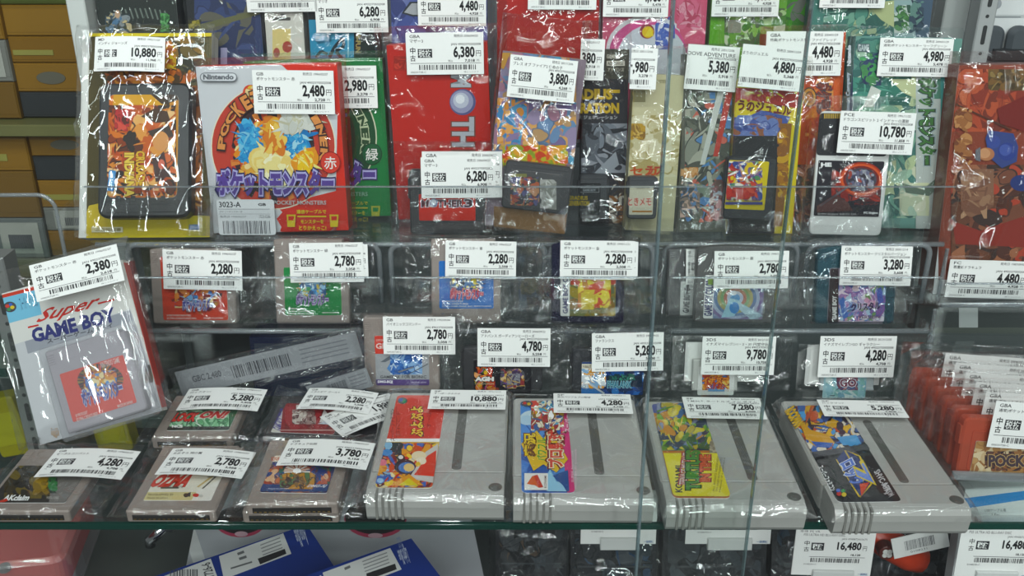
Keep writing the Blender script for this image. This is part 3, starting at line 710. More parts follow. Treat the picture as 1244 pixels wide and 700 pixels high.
flat_cart([(322, 545), (430, 545), (413, 622), (297, 622)], 'small grey cartridge without visible label, lying under the 3,780 yen one', None, '', '', '', None, None, seed=48, T=.0085)
flat_cart([(329, 534), (428, 534), (411, 611), (297, 613)], 'small grey cartridge with fiery blue label tagged 3,780 yen on another one', [(350, 530), (453, 536), (448, 567), (336, 565)], '3,780', '4,158', 'ドラキュラ伝説', lc, [(334, 555), (408, 557), (400, 599), (316, 599)], Z=.0096, seed=47, bagp=(.008, .014, .002, .006))
flat_cart([(215, 480), (302, 480), (284, 531), (182, 533)], 'small grey cartridge with green label tagged 5,280 yen in the second line', [(227, 470), (323, 470), (314, 497), (216, 497)], '5,280', '5,808', 'ロックオン!', ld, [(218, 496), (288, 497), (280, 522), (202, 524)], seed=53, bagp=(.010, .014, .003, .008))
flat_cart([(342, 480), (432, 481), (418, 533), (318, 531)], 'small black cartridge with dark red label tagged 2,280 yen in the second line', [(374, 471), (458, 472), (449, 503), (362, 493)], '2,280', '2,508', 'メタルギア ゴースト', le, [(347, 490), (421, 493), (405, 528), (330, 525)], col='#2f2c2e', seed=57, dome=True, bagp=(.006, .012, .003, .008))
flat_cart([(405, 484), (480, 480), (478, 540), (404, 545)], 'small black cartridge half hidden beside the big red label cartridge, tagged 1,980 yen', [(400, 500), (484, 470), (490, 502), (404, 534)], '1,980', '2,178', 'ゲームボーイ', None, None, col='#2c2a2e', seed=59, bagp=(.004, .006, .002, .004), T=.006)

# ---------------------------------------------------------------- the white boxed adapter leaning at the left with a cartridge case on it
th = Th('adapter_pack', 'white boxed adapter with red label cartridge, leaning tilted at left', 'boxed game', [(-6, 357), (141, 320), (204, 492), (57, 538)], Y=.566, lean=27, T=.011)
s = carton(th, '#dedcd6', .011)
c = Cv(th, base='#deddd9'); c.pm = True; c.clip = True
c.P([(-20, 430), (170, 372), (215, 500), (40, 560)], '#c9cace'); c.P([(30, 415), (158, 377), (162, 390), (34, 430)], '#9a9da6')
c.P([(-12, 362), (142, 322), (144, 330), (-10, 370)], '#c8412e'); c.P([(-12, 366), (44, 352), (51, 382), (-4, 397)], '#7fc0dd'); c.oval(12, 373, 8, 6.5, '#3e3f45'); c.oval(9, 372, 2.6, 2.2, '#c94438'); c.oval(15, 373.5, 2.6, 2.2, '#d8bf3b'); c.oval(11, 376, 2.4, 2, '#3f8a55'); c.oval(13, 370, 2.2, 1.8, '#3c62b8'); c.txt('スーパーファミコン', 24, 358, 46, 376, '#39577a', 0, 15)
c.P([(141, 324), (150, 322), (212, 494), (200, 497)], '#e3e1dc')
c.title('Super', 46, 368, 120, 386, '#c8342e', None, .02, 0, 15, .30); c.line([(34, 398), (47, 395)], .0012, '#c8342e'); c.line([(119, 369), (139, 364)], .0012, '#c8342e')
c.title('GAME BOY', 37, 386, 142, 404, '#2c3070', None, .045, 0, 15)
c.txt('スーパーゲームボーイ', 56, 402, 138, 408, '#3a3b42', .02, 14)
c.splash(176, 440, 186, 465, ['#5a4a3c', '#7a5a50', '#4a4440'], 8, 3, .6, .2); c.splash(62, 520, 72, 532, ['#a5835c', '#8d8f98'], 6, 3, .4, .2)
c.build('front_print', s)
e = MB().box(th.W / 2 - .0001, th.W / 2 + .0004, .001, .010, .002, th.H - .002, .0001); e.build('red_side_panel', plastic('#c23a2c', .4), s)
W, H, fr = frame(th, [(41, 425), (155, 392), (192, 503), (80, 538)], -.0125)
k = MB().prism(rrect(-W / 2, W / 2, -H / 2, H / 2, .003), -.013, -.0008, .0012, fr); cs = k.build('clear_case', CASE(), th.e)
gh, fr, W, H = handheld(th, '#a7a1a8', [(50, 428), (148, 400), (182, 495), (86, 528)], y0=-.0105, T=.0085)
c = Cv(th, [(71, 455), (150, 431), (166, 489), (90, 513)], y=-.0109, round_=.001); c.pm = True; c.clip = True
c.rect(50, 400, 190, 540, '#d9564b'); c.oval(122, 462, 28, 20, '#2f3038'); c.burst(122, 462, 28, 20, ['#e08a4a', '#d9564b', '#caa05c'], 30, .35, 3); c.oval(122, 464, 18, 13, '#c9714a')
c.splash(102, 450, 142, 482, ['#4a7cc0', '#e8b85c', '#d9824a', '#f0dca8', '#6a98cf', '#8c3a34', '#e4a04a'], 60, 4, .4, .1)
c.title('ポケットモンスター', 99, 467, 150, 488, '#4c4f9c', '#c9c9e4', .04, .10, 17); c.txt('©1995 POCKET', 92, 501, 107, 505, '#f2d8d2', .01, 17); c.txt('©1996 CREATURES', 93, 504, 120, 509, '#f2d8d2', .01, 17); c.txt('MADE IN JAPAN', 143, 489, 162, 494, '#f2d8d2', .01, 17); c.txt('NINTENDO GAME', 122, 437, 146, 444, '#f2d8d2', .01, 17)
c.build('label', gh, ink(.3, 'glossy_label'))
bag(th, .012, .010, .0, .014, yf=-.016, yb=.0115, seed=61, amp=.0018, inner=.12, cell=30, film=.12, tq=[[(33, 323), (140, 297), (153, 340), (47, 367)]])
tag(th, [(33, 323), (140, 297), (153, 340), (47, 367)], '2,380', '2,618', 'ポケットモンスター 赤', y=-.0195)
# ---------------------------------------------------------------- middle row of small cartridges on the lower risers
def up_cart(quad, label, col, lq, fn, tq, price, tax, title, seed, Y=Y2, Z=T2, lean=15, yaw=0, dome=False, T=.0085, mat=None, bagp=(.011, .011, 0, .004), sys='GB', date='1996/02/27', group='upright small cartridges in the middle row', cell=58, amp=.0034, second=None, tagy=-.0045, free=False):
    th = Th('game_cartridge', label, 'game cartridge', quad, Y=Y, Z=Z, lean=lean, yaw=yaw, T=T, group=group, free=free)
    s, fr, W, H = handheld(th, col, dome=dome, mat=mat)
    c = Cv(th, lq, y=-.0003, round_=.0012); c.pm = True; c.clip = True; fn(c); c.build('label', s, ink(.3, 'glossy_label'))
    bag(th, *bagp, yf=-.002, yb=T + .0003, seed=seed, amp=amp, cell=cell, inner=.18, tq=[tq, second], film=1.6)
    if second: tag(th, second, price, tax, title, sys, date, y=-.0036)
    if tq: tag(th, tq, price, tax, title, sys, date, y=tagy)
    return th
def mon_label(bg, main, lines, cx, cy, rx, ry, t0, t1, cols, seed, rim='#d9d9ee'):
    def fn(c):
        c.rect(cx - 60, cy - 60, cx + 60, cy + 60, bg)
        c.burst(cx, cy, rx, ry, ['#2b2c38', bg, '#c98a4c', bg], 28, .3, seed)
        c.splash(cx - rx * .8, cy - ry * .9, cx + rx * .8, cy + ry * .7, cols, 60, seed, .4, .10)
        c.title('ポケットモンスター', t0[0], t0[1], t1[0], t1[1], main, rim, .045, .11, rim2='#33314a', rb2=.17)
        for x0, x1, y, t in lines: c.txt(t, x0, y, x1, y + 2.2, '#e9ece6', .01)
    return fn
up_cart([(180, 303), (288, 303), (284, 400), (188, 400)], 'grey cartridge with red label in middle row, tagged 2,280 yen, leftmost', '#988c86', [(192, 312), (277, 312), (274, 389), (201, 389)],
        mon_label('#d4503f', '#4b4c98', ((203, 232, 382, '©1995 POCKET MONSTERS'), (203, 239, 385.5, '©1996 CREATURES INC'), (248, 271, 385.5, 'MADE IN JAPAN')), 238, 356, 32, 26, (222, 363), (259, 378), ['#e08a4a', '#4a86c8', '#e8c05c', '#c9503c', '#7db0dc', '#8c3a34', '#f0d8a0'], 5),
        [(197, 303), (293, 305), (295, 353), (199, 351)], '2,280', '2,508', 'ポケットモンスター 赤', 71, bagp=(.010, .020, 0, .004))
up_cart([(334, 291), (425, 291), (423, 397), (334, 397)], 'grey cartridge with green label in middle row, tagged 2,780 yen', '#988c86', [(345, 325), (414, 325), (415, 383), (346, 383)],
        mon_label('#1f8a48', '#6b4a90', ((350, 371, 374, '©1995 POCKET'), (350, 377, 377, '©1996 CREATURES'), (350, 382, 380, '©1996 GAME FREAK'), (392, 412, 379, 'MADE IN JAPAN')), 380, 351, 20, 13, (360, 357), (399, 371), ['#5a9fdc', '#8ec4e8', '#d8c24c', '#3c7fb8', '#3a9a5a', '#2c5a8c', '#bfe0ee'], 6),
        [(351, 295), (441, 295), (442, 342), (353, 344)], '2,780', '3,058', 'ポケットモンスター 緑', 73, bagp=(.012, .020, 0, .003), second=[(362, 298), (447, 297), (447, 337), (362, 338)])
up_cart([(522, 291), (609, 291), (607, 390), (526, 390)], 'grey cartridge with blue label in middle row, tagged 2,280 yen', '#988c86', [(533, 317), (600, 317), (599, 375), (534, 375)],
        mon_label('#2f74c4', '#c23a4c', ((537, 563, 365, '©1995 POCKET'), (537, 569, 368, '©1996 CREATURES'), (537, 574, 371, '©1996 GAME FREAK INC'), (576, 597, 371, 'MADE IN JAPAN')), 566, 344, 24, 12, (547, 350), (587, 364), ['#e4cf45', '#f2e27a', '#3a5a9c', '#e9eef2', '#86a8cc', '#28324a', '#5d86b8'], 7, '#e8a0b0'),
        [(541, 293), (627, 293), (627, 340), (541, 337)], '2,280', '2,508', 'ポケットモンスター 青', 79, bagp=(.022, .020, 0, .003))
NAVY = clear('clear_navy_plastic', tint=(.10, .10, .22), base=.06, edge=.5, rough=.1, haze=.55, hazecol=C('#2a2a4c'))
TEAL = clear('clear_teal_plastic', tint=(.35, .55, .60), base=.06, edge=.5, rough=.1, haze=.45, hazecol=C('#4b7482'))
def gold(c):
    c.rect(660, 280, 780, 400, '#8a7a2c'); c.splash(692, 322, 748, 384, ['#8f7d2e', '#6f6d3a', '#a08c2c', '#5f6a4a', '#8c6a28', '#767a48'], 40, 4, .6, .15); c.rect(660, 280, 692, 400, '#e4e4e0')
    c.txt('GAME BOY COLOR', 683.5, 318, 690, 381, '#3c3a6c', .04, 90); c.rect(693, 338, 748, 346, '#c4472c'); c.splash(702, 338, 742, 374, ['#e0c83a', '#f0dc52', '#c98f2c', '#d4562e'], 22, 9, .35, .12, 2.6); c.P([(712, 362), (716, 346), (736, 340), (730, 354)], '#d2502e')
    c.splash(706, 352, 724, 376, ['#e8d444', '#d8c038'], 8, 11, .35, .2, 3); c.txt('POCKET MONSTERS GOLD', 704, 376, 739, 380.5, '#a9a27a', .02)
up_cart([(670, 293), (759, 293), (758, 398), (670, 398)], 'dark blue clear cartridge with gold label in middle row, tagged 2,280 yen', '#2a2a48', [(681, 320), (748, 320), (748, 384), (681, 384)], gold,
        [(681, 292), (771, 293), (771, 340), (680, 339)], '2,280', '2,508', 'ポケットモンスター 金', 83, mat=NAVY, dome=True, bagp=(.020, .012, 0, .003), date='1999/11/21', second=[(690, 294), (775, 294), (775, 337), (690, 337)])
def strip(c):
    c.rect(790, 280, 900, 400, '#4d4d50'); c.P([(838, 342), (844, 342), (841, 400), (828, 400)], '#c9c9c8'); c.rect(790, 280, 834, 400, '#c4c4c2'); c.txt('GAME BOY C', 830, 350, 838, 380, '#3c3c46', .04, 86)
up_cart([(816, 303), (902, 302), (892, 397), (806, 397)], 'black cartridge turned edge-on with white spine label, just right of the door edge', '#434245', [(827, 342), (846, 342), (841, 383), (826, 383)], strip, [(836, 303), (880, 302), (872, 345), (831, 346)], '2,780', '3,058', 'ポケットモンスター 銀', 87, Y=Y2 + .013, bagp=(.010, .004, 0, .003), tagy=-.0034)
def silver(c):
    c.rect(830, 300, 960, 400, '#8d94a8'); c.splash(864, 336, 930, 388, ['#8f9ab4', '#7a88a8', '#a8b0c4', '#8a7a9c', '#9cb0b8'], 24, 4, .6, .15)
    for k, (r, cl) in enumerate(((34, '#7f6f9c'), (30, '#a9b4cc'), (26, '#6f86ac'), (22, '#b0a878'), (18, '#8aa87c'), (14, '#b87c6c'), (10, '#c0c8d8'), (6, '#5f9cd0'))): c.oval(893, 362, r, r * .85, cl)
    c.P([(876, 386), (886, 362), (900, 366), (892, 384)], '#a8cfe0'); c.P([(896, 366), (928, 384), (912, 388), (898, 376)], '#bcd6e2'); c.oval(892, 374, 6, 7, '#4f8fd0'); c.oval(891, 356, 4, 3, '#dfe6ec')
    c.P([(830, 300), (869, 300), (865, 400), (830, 400)], '#dcdcda'); c.txt('GAME BOY COLOR', 856, 340, 866, 384, '#3b3970', .045, 87); c.rect(860, 339, 866, 346, '#8ba84c'); c.txt('POCKET MONSTERS SILVER', 900, 382, 926, 386, '#5a6478')
up_cart([(849, 297), (947, 299), (936, 399), (841, 397)], 'dark grey cartridge with silver round-pattern label in middle row, tagged 2,780 yen', '#4c4a4a', [(858, 334), (930, 336), (925, 388), (853, 387)], silver,
        [(869, 306), (961, 304), (955, 351), (866, 350)], '2,780', '3,058', 'ポケットモンスター 銀', 89, dome=True, bagp=(.006, .014, 0, .003), date='1999/11/21')
def crystal(c):
    c.rect(990, 310, 1090, 400, '#c3b4c4'); c.splash(1018, 344, 1076, 390, ['#8a6aa4', '#b8d0e4', '#d8a0bc', '#6f8cc0', '#e4d4e0', '#7a9c6c', '#c4b4d8', '#4f6cae', '#d4c0c8', '#a884b4', '#e8e4ec'], 110, 5, .4, .08)
    c.P([(1019, 366), (1024, 360), (1030, 384), (1024, 388)], '#4c74bc'); c.P([(1064, 352), (1070, 348), (1073, 366), (1066, 370)], '#5568b4')
    c.title('クリスタル', 1033, 367, 1069, 377, '#3a3458', '#e4dcea', .05, .1, 4); c.txt('VERSION', 1042, 383, 1068, 387, '#6a4a6c', .03); c.rect(990, 310, 1018, 400, '#2c2226'); c.txt('GAME BOY', 1010.5, 359, 1016, 388, '#e8e6e4', .05, 90)
up_cart([(992, 299), (1089, 299), (1088, 398), (992, 398)], 'teal clear cartridge with pink and violet label in middle row, tagged 3,280 yen', '#4f7886', [(1007, 326), (1076, 326), (1075, 391), (1006, 391)], crystal,
        [(1021, 299), (1108, 299), (1107, 348), (1021, 346)], '3,280', '3,608', 'ポケットモンスター クリスタルバージョン', 97, mat=TEAL, dome=True, bagp=(.014, .016, 0, .004), date='2000/12/14')
# ---------------------------------------------------------------- lower row standing on the shelf behind the big cartridges
YL = .640
G1 = 'upright cartridges in the lower row'
def bio(c):
    c.rect(440, 400, 540, 480, '#a9abaf'); c.rect(440, 400, 480, 430, '#d84a3e'); c.txt('GB', 456.5, 417, 470, 424, '#f0dcd6', .03); c.txt('CAPCOM', 457, 412, 466, 414.5, '#f0c8c0', .01)
    c.P([(462, 440), (480, 428), (480, 434), (468, 440)], '#6a6f78'); c.P([(470, 448), (476, 438), (498, 430), (514, 428), (512, 436), (496, 446), (478, 456)], '#5f8fc8'); c.splash(474, 430, 513, 455, ['#3f6cb4', '#8fb4dc', '#4a7cc4', '#c4d8ea', '#2f5a9c'], 40, 3, .35, .1, 2); c.line([(484, 452), (502, 446)], .0012, '#77787c'); c.line([(494, 456), (520, 442)], .0006, '#5d5e64')
    c.txt('GAMEPAK FOR BIONIC', 462, 456, 518, 459.5, '#4a4b50', .01); c.rect(440, 461, 540, 480, '#5d4a80'); c.txt('DMG-BQJ', 459, 462, 477, 466, '#f2f0f4', .05); c.txt('MADE IN JAPAN', 500, 463.5, 518, 466, '#d0c8dc')
up_cart([(442, 386), (534, 386), (533, 480), (443, 480)], 'grey cartridge with silver and purple label tagged 2,780 yen in the lower row', '#988c86', [(455, 408), (521, 408), (521, 468), (457, 468)], bio,
        [(464, 385), (553, 385), (553, 431), (467, 430)], '2,780', '3,058', 'バイオニックコマンドー', 101, Y=YL, Z=0, lean=10, bagp=(.010, .018, 0, .003), group=G1, date='1992/09/04')
def small_cart(quad, label, col, lq, fn, tq, price, tax, title, seed, Y=YL, Z=0.0, lean=10, T=.0085, bagp=(.010, .010, 0, .012), sys='GBA', card=None, kind='advance', mat=None, amp=.0024, tagy=-.0045, group=G1, cell=58, date='2004/09/22', film=1.5, second=None):
    th = Th('game_cartridge', label, 'game cartridge', quad, Y=Y, Z=Z, lean=lean, T=T, group=group)
    W, H = th.W, th.H
    fr = lambda x, z: (x, z + H / 2)
    if kind == 'advance':
        o = rrect(-W / 2, W / 2, -H / 2, H / 2, .003, 3); m = MB().prism(o, 0, T, .001, fr); m.box(-W * .5 - .0012, W * .5 + .0012, .0012, T - .0012, H * .05, H * .36, .0004, fr)
        m.ring(rrect(-W * .4, W * .4, -H * .36, H * .30, .0015, 3), rrect(-W * .385, W * .385, -H * .34, H * .28, .0013, 3), -.0004, .0002, fr)
    else:
        o = rrect(-W / 2, W / 2, -H / 2, H / 2, .0016, 3); m = MB().prism(o[:5] + [(W / 2, H * .44), (W * .40, H / 2)] + o[10:], 0, T, .0006, fr); m.box(-W * .5, W * .5, -.0003, .0006, -H * .5 + .0004, -H * .5 + .0022, .0001, fr)
    s = m.build('cartridge_shell', mat or plastic(col, .42), th.e)
    c = Cv(th, lq, y=-.0005, round_=.001); c.pm = True; c.clip = True; fn(c); c.build('label', s, ink(.3, 'glossy_label'))
    ct = None
    if card:
        k = Cv(th, card, y=T + .0008, base='#d8d8d6'); k.rect(.05, .05, .95, .95, '#dededb'); k.build('paper_insert')
    l, r, b, t = bagp; bag(th, l, r, b, t, yf=-.002, yb=T + .0016, seed=seed, amp=amp, cell=cell, inner=.25, tq=[tq], film=film)
    if second: tag(th, second, price, tax, title, sys, date, y=tagy + .0007)
    if tq: tag(th, tq, price, tax, title, sys, date, y=tagy)
    return th
def agh(c):
    c.rect(560, 420, 660, 490, '#17151b'); c.splash(576, 446, 602, 474, ['#e07a34', '#e8b43c', '#c9482c', '#b04a8c', '#3f7a3c', '#e8a878', '#8cb040', '#17151b', '#17151b'], 26, 3, .26, .10); c.splash(608, 448, 638, 472, ['#a8763c', '#6a4a8c', '#c8a05c', '#4a4a54', '#d4b88c', '#8c3a3c'], 34, 5, .28, .10); c.oval(624, 459, 9, 9, '#1c1a20'); c.splash(616, 450, 632, 468, ['#8a8a92', '#b49a6c', '#4a3a58'], 14, 9, .35, .15)
    c.title('AGH', 577, 457.5, 600, 463, '#f6f4f0', '#2a2226', .07, .13); c.txt('ADVANCE GUARDIAN', 577, 465, 600, 467, '#d8c8a8'); c.splash(588, 470, 606, 478, ['#c97a3c', '#8c3a2c'], 8, 2, .4, .2)
small_cart([(562, 422), (660, 422), (658, 482), (562, 482)], 'black cartridge with colourful dark label tagged 4,780 yen in the lower row', '#2b2b2f', [(575, 437), (646, 437), (645, 478), (576, 478)], agh, [(580, 399), (669, 399), (668, 446), (580, 445)], '4,780', '5,258', 'アドバンス ガーディアンヒーローズ', 103, bagp=(.010, .022, 0, .020))
def blu(c):
    c.rect(690, 430, 800, 490, '#1e3f7c'); c.splash(706, 446, 790, 480, ['#1f4a94', '#2c66b4', '#17305e', '#3a7cc4'], 26, 2, .6, .15); c.splash(706, 443, 736, 472, ['#dfe4ea', '#b8c4d0', '#e8a850', '#8fb4d8', '#ffffff'], 26, 4, .38, .12); c.line([(716, 466), (734, 478)], .0014, '#c9d2dc'); c.P([(706, 442), (722, 442), (718, 448), (706, 448)], '#e8e2d0'); c.txt('V-RALLY', 708, 443.5, 718, 447, '#5a3c2c', .03)
    c.rect(737, 456, 780, 470, '#16263c'); c.title('PHALANX', 738, 463, 767, 471, '#3f7c94', '#a8d4dc', .03, .09); c.splash(740, 454, 772, 462, ['#2c6a5c', '#1a3a44', '#3f8c74'], 12, 6, .4, .2)
small_cart([(694, 424), (796, 424), (795, 486), (695, 486)], 'dark cartridge with blue spaceship label tagged 5,280 yen in the lower row', '#26282e', [(706, 440), (782, 440), (781, 480), (707, 480)], blu, [(719, 405), (806, 404), (806, 450), (719, 452)], '5,280', '5,808', 'ファランクス', 107, bagp=(.016, .012, 0, .018))
def ds1(c):
    c.rect(830, 420, 910, 490, '#d8d6d4'); c.splash(853, 455, 886, 474, ['#d4702c', '#b8442c', '#e09a3c', '#8c3a30', '#3f7cc4', '#e8c470'], 40, 3, .35, .12, 2.4); c.title('イナズマ', 853, 457, 886, 467, '#e08a3a', '#8c2c24', .05, .11); c.txt('ELEVEN', 860, 467, 880, 472, '#b0382c', .04); c.rect(860, 473, 880, 475.5, '#6a9ccc')
small_cart([(841, 436), (896, 436), (896, 487), (841, 487)], 'light grey small game card with orange title label tagged 9,780 yen', '#b9b8b4', [(848, 446), (892, 446), (892, 480), (848, 480)], ds1, [(853, 409), (943, 409), (940, 456), (852, 455)], '9,780', '10,758', 'イナズマイレブン1・2・3!! 円堂守伝説', 109, kind='card', T=.0038, card=[(832, 416), (922, 416), (922, 464), (832, 463)], bagp=(.016, .040, 0, .018), sys='3DS', date='2012/12/27')
def ds2(c):
    c.rect(980, 440, 1070, 500, '#a9cad2'); c.splash(1003, 458, 1052, 484, ['#9cc4d0', '#bcd8dc', '#84b0c4', '#d4e4e4', '#8cbcb8'], 30, 4, .5, .15); c.splash(1016, 457, 1042, 474, ['#7c4a58', '#8c5a6c', '#5a4a68', '#c48a84', '#4f5f84'], 26, 7, .35, .12, 2.2); c.title('GO', 1020, 460, 1040, 470, '#7a4455', '#d8dce4', .04, .1); c.rect(1008, 480, 1014, 481, '#3f4a54')
small_cart([(996, 446), (1062, 446), (1061, 490), (996, 490)], 'pale blue small game card tagged 4,280 yen at the right of the lower row', '#b4bcbe', [(1000, 456), (1053, 456), (1051, 484), (1000, 484)], ds2, [(994, 409), (1087, 408), (1088, 459), (996, 458)], '4,280', '4,708', 'イナズマイレブンGO ギャラクシー', 113, kind='card', T=.0038, card=[(979, 419), (1070, 420), (1070, 468), (979, 467)], bagp=(.018, .020, 0, .018), sys='3DS', date='2013/12/05')
# the row of clear red cartridges receding at the right
RED = clear('clear_red_plastic', tint=(.92, .45, .36), base=.05, edge=.5, rough=.08, haze=.5, hazecol=C('#dc7058'))
names = ['hindmost of the six', 'second from the back', 'third from the back', 'fourth from the back', 'second from the front', 'front one showing its cream label']
for k in range(6):
    t = 5 - k; dx, dy = -12.2 * t, -11.6 * t
    Yk = .524 + .0135 * t
    def emer(c):
        c.rect(1150, 520, 1300, 610, '#c9a87c'); c.splash(1180, 530, 1262, 590, ['#d8bc94', '#b88c5c', '#e4d0ac', '#a4744c', '#c49c6c'], 40, 3, .5, .12); c.splash(1196, 548, 1258, 572, ['#4a3a38', '#6a4a40', '#8c5a44', '#342c34', '#a87850'], 40, 5, .3, .10, 2.4); c.title('POCKET', 1200, 552, 1262, 567, '#4a3c44', '#c8a878', .05, .10)
    q = [(1168 + dx, 508 + dy), (1281 + dx, 512 + dy), (1281 + dx, 592 + dy * .5), (1164 + dx, 587 + dy * .5)]
    th = small_cart(q, 'clear red cartridge in a sleeve at right edge, ' + names[k], '#c9503c', [(1184 + dx, 536 + dy), (1268 + dx, 541 + dy), (1266 + dx, 580 + dy), (1180 + dx, 574 + dy)], emer,
        [(1207 + dx, 487 + dy), (1312 + dx, 494 + dy), (1308 + dx, 551 + dy), (1202 + dx, 543 + dy)], '4,480', '4,928', '通常)ポケットモンスター エメラルド', 120 + k, Y=Yk, Z=0, lean=9, T=.0085, mat=RED, bagp=(.012, .010, 0, .020), group='clear red cartridges standing in a row at the right', amp=.0010, date='2004/09/16', cell=30, film=.3)
# ---------------------------------------------------------------- boxes on the upper risers
# A: yellow pack with black cartridge
th = Th('game_pack', 'yellow pack with black orange-labelled cartridge, tagged 10,880 yen', 'boxed game', [(118, 41), (262, 40), (250, 287), (96, 288)], Y=.717, Z=T3, lean=27, T=.018, group='packed games on the upper risers')
s = carton(th, '#d9d4c6', .018)
c = Cv(th, base='#d9c322'); c.pm = True; c.clip = True
c.rect(90, 44, 300, 292, '#4b4220'); c.P([(90, 264), (300, 262), (300, 300), (90, 300)], '#dcc61e'); c.P([(108, 250), (125, 246), (135, 290), (90, 300)], '#d6bb22'); c.P([(228, 262), (250, 262), (250, 290), (226, 290)], '#c8ba2a')
c.splash(180, 46, 258, 104, ['#4a4a30', '#6a5a2c', '#3a3a24', '#8a6a30', '#5c5638', '#2e2c20'], 30, 4, .6, .15); c.splash(195, 50, 214, 100, ['#d8b02c', '#c97a2c', '#a85a24', '#e8cc3c'], 26, 6, .35, .15); c.splash(128, 84, 240, 104, ['#c9702c', '#8c4a20', '#d88a34', '#4a3418', '#b4602c'], 40, 8, .5, .15); c.P([(150, 98), (176, 88), (200, 98)], '#e08a4c')
c.rect(212, 180, 240, 262, '#8a4a20'); c.splash(216, 104, 246, 262, ['#8c5020', '#a8622a', '#6a3818', '#b8803a', '#4a2c14', '#9a5a28'], 40, 9, .7, .15)
c.rect(112, 276, 150, 282.5, '#e4dfc8'); c.txt('取扱説明書', 116, 277.2, 148, 281.3, '#55502c', .02); c.rect(230, 273, 243, 279.5, '#3f6ca8'); c.txt('SEGA', 231.5, 274.3, 241.5, 278.2, '#d8e2ee', .03)
c.rect(90, 41, 300, 45, '#e0cc1c'); c.build('front_print', s)
W, H, fr = frame(th, [(126, 101), (236, 101), (229, 264), (113, 266)], -.013)
o = rrect(-W / 2, W / 2, -H / 2, H / 2, .008, 4); m = MB().prism(o, -.014, -.0006, .002, fr); m.box(-W * .40, W * .40, -.0144, -.012, -H * .46, -H * .40, .0003, fr)
for k in range(4): m.box(-W * .3 + k * W * .16, -W * .3 + k * W * .16 + .004, -.0145, -.012, -H * .38, -H * .33, .0002, fr)
cart = m.build('cartridge_shell', plastic('#1f2225', .32), th.e)
MB().box(-th.W / 2 - .0062, -th.W / 2 - .0002, -.0004, .016, 0, th.H * .96, .0004).build('white_side', plastic('#d6d6d2', .5), s)
c = Cv(th, [(138, 115), (219, 115), (213, 240), (125, 240)], y=-.0144, round_=.004); c.pm = True; c.clip = True
c.rect(110, 100, 240, 260, '#d2752e'); c.P([(138, 112), (222, 112), (216, 135), (136, 150)], '#d9a232'); c.P([(180, 112), (222, 112), (219, 132), (196, 126)], '#3c2c1c'); c.P([(206, 125), (222, 120), (214, 244), (203, 244)], '#c88a34')
c.splash(126, 128, 214, 238, ['#d8793a', '#c4602c', '#e09a52', '#8c3f22', '#3a2a20', '#e8b06c', '#b84f2c', '#5c3020', '#d98a44', '#f0c48c', '#2c2420', '#cf6a3c'], 150, 14, .40, .07)
c.P([(172, 142), (188, 132), (204, 136), (208, 148), (190, 150)], '#4a3222'); c.P([(180, 160), (206, 152), (212, 166), (190, 172)], '#3a2c24'); c.oval(196, 172, 10, 12, '#d99a62'); c.P([(186, 196), (200, 184), (206, 214), (190, 222)], '#4a3430'); c.oval(197, 200, 4, 6, '#d0705c')
c.splash(140, 132, 158, 160, ['#b83a3a', '#5c2a24', '#d8584a'], 16, 7, .4, .15)
c.title('INDIANA', 152, 186, 164, 240, '#e8c860', '#6a3418', .05, .10, -90); c.title('CRUSADE', 166, 184, 177, 226, '#e4b84c', '#7a3c1c', .04, .09, -90)
c.P([(134, 207), (142, 208), (139, 233), (131, 232)], '#4a8cc8'); c.txt('SEGA', 133.5, 210, 140, 230, '#9cc4e4', .05, -85); c.build('label', cart, ink(.3, 'glossy_label'))
bag(th, .008, .004, 0, .006, yf=-.0165, yb=.0185, seed=131, amp=.0020, inner=.25, cell=30, film=.3, tq=[[(118, 43), (201, 44), (195, 86), (108, 86)]])
tag(th, [(118, 43), (201, 44), (195, 86), (108, 86)], '10,880', '11,968', 'インディ ジョーンズ', 'MD', '1992/11/27', y=-.022, curl=.003)
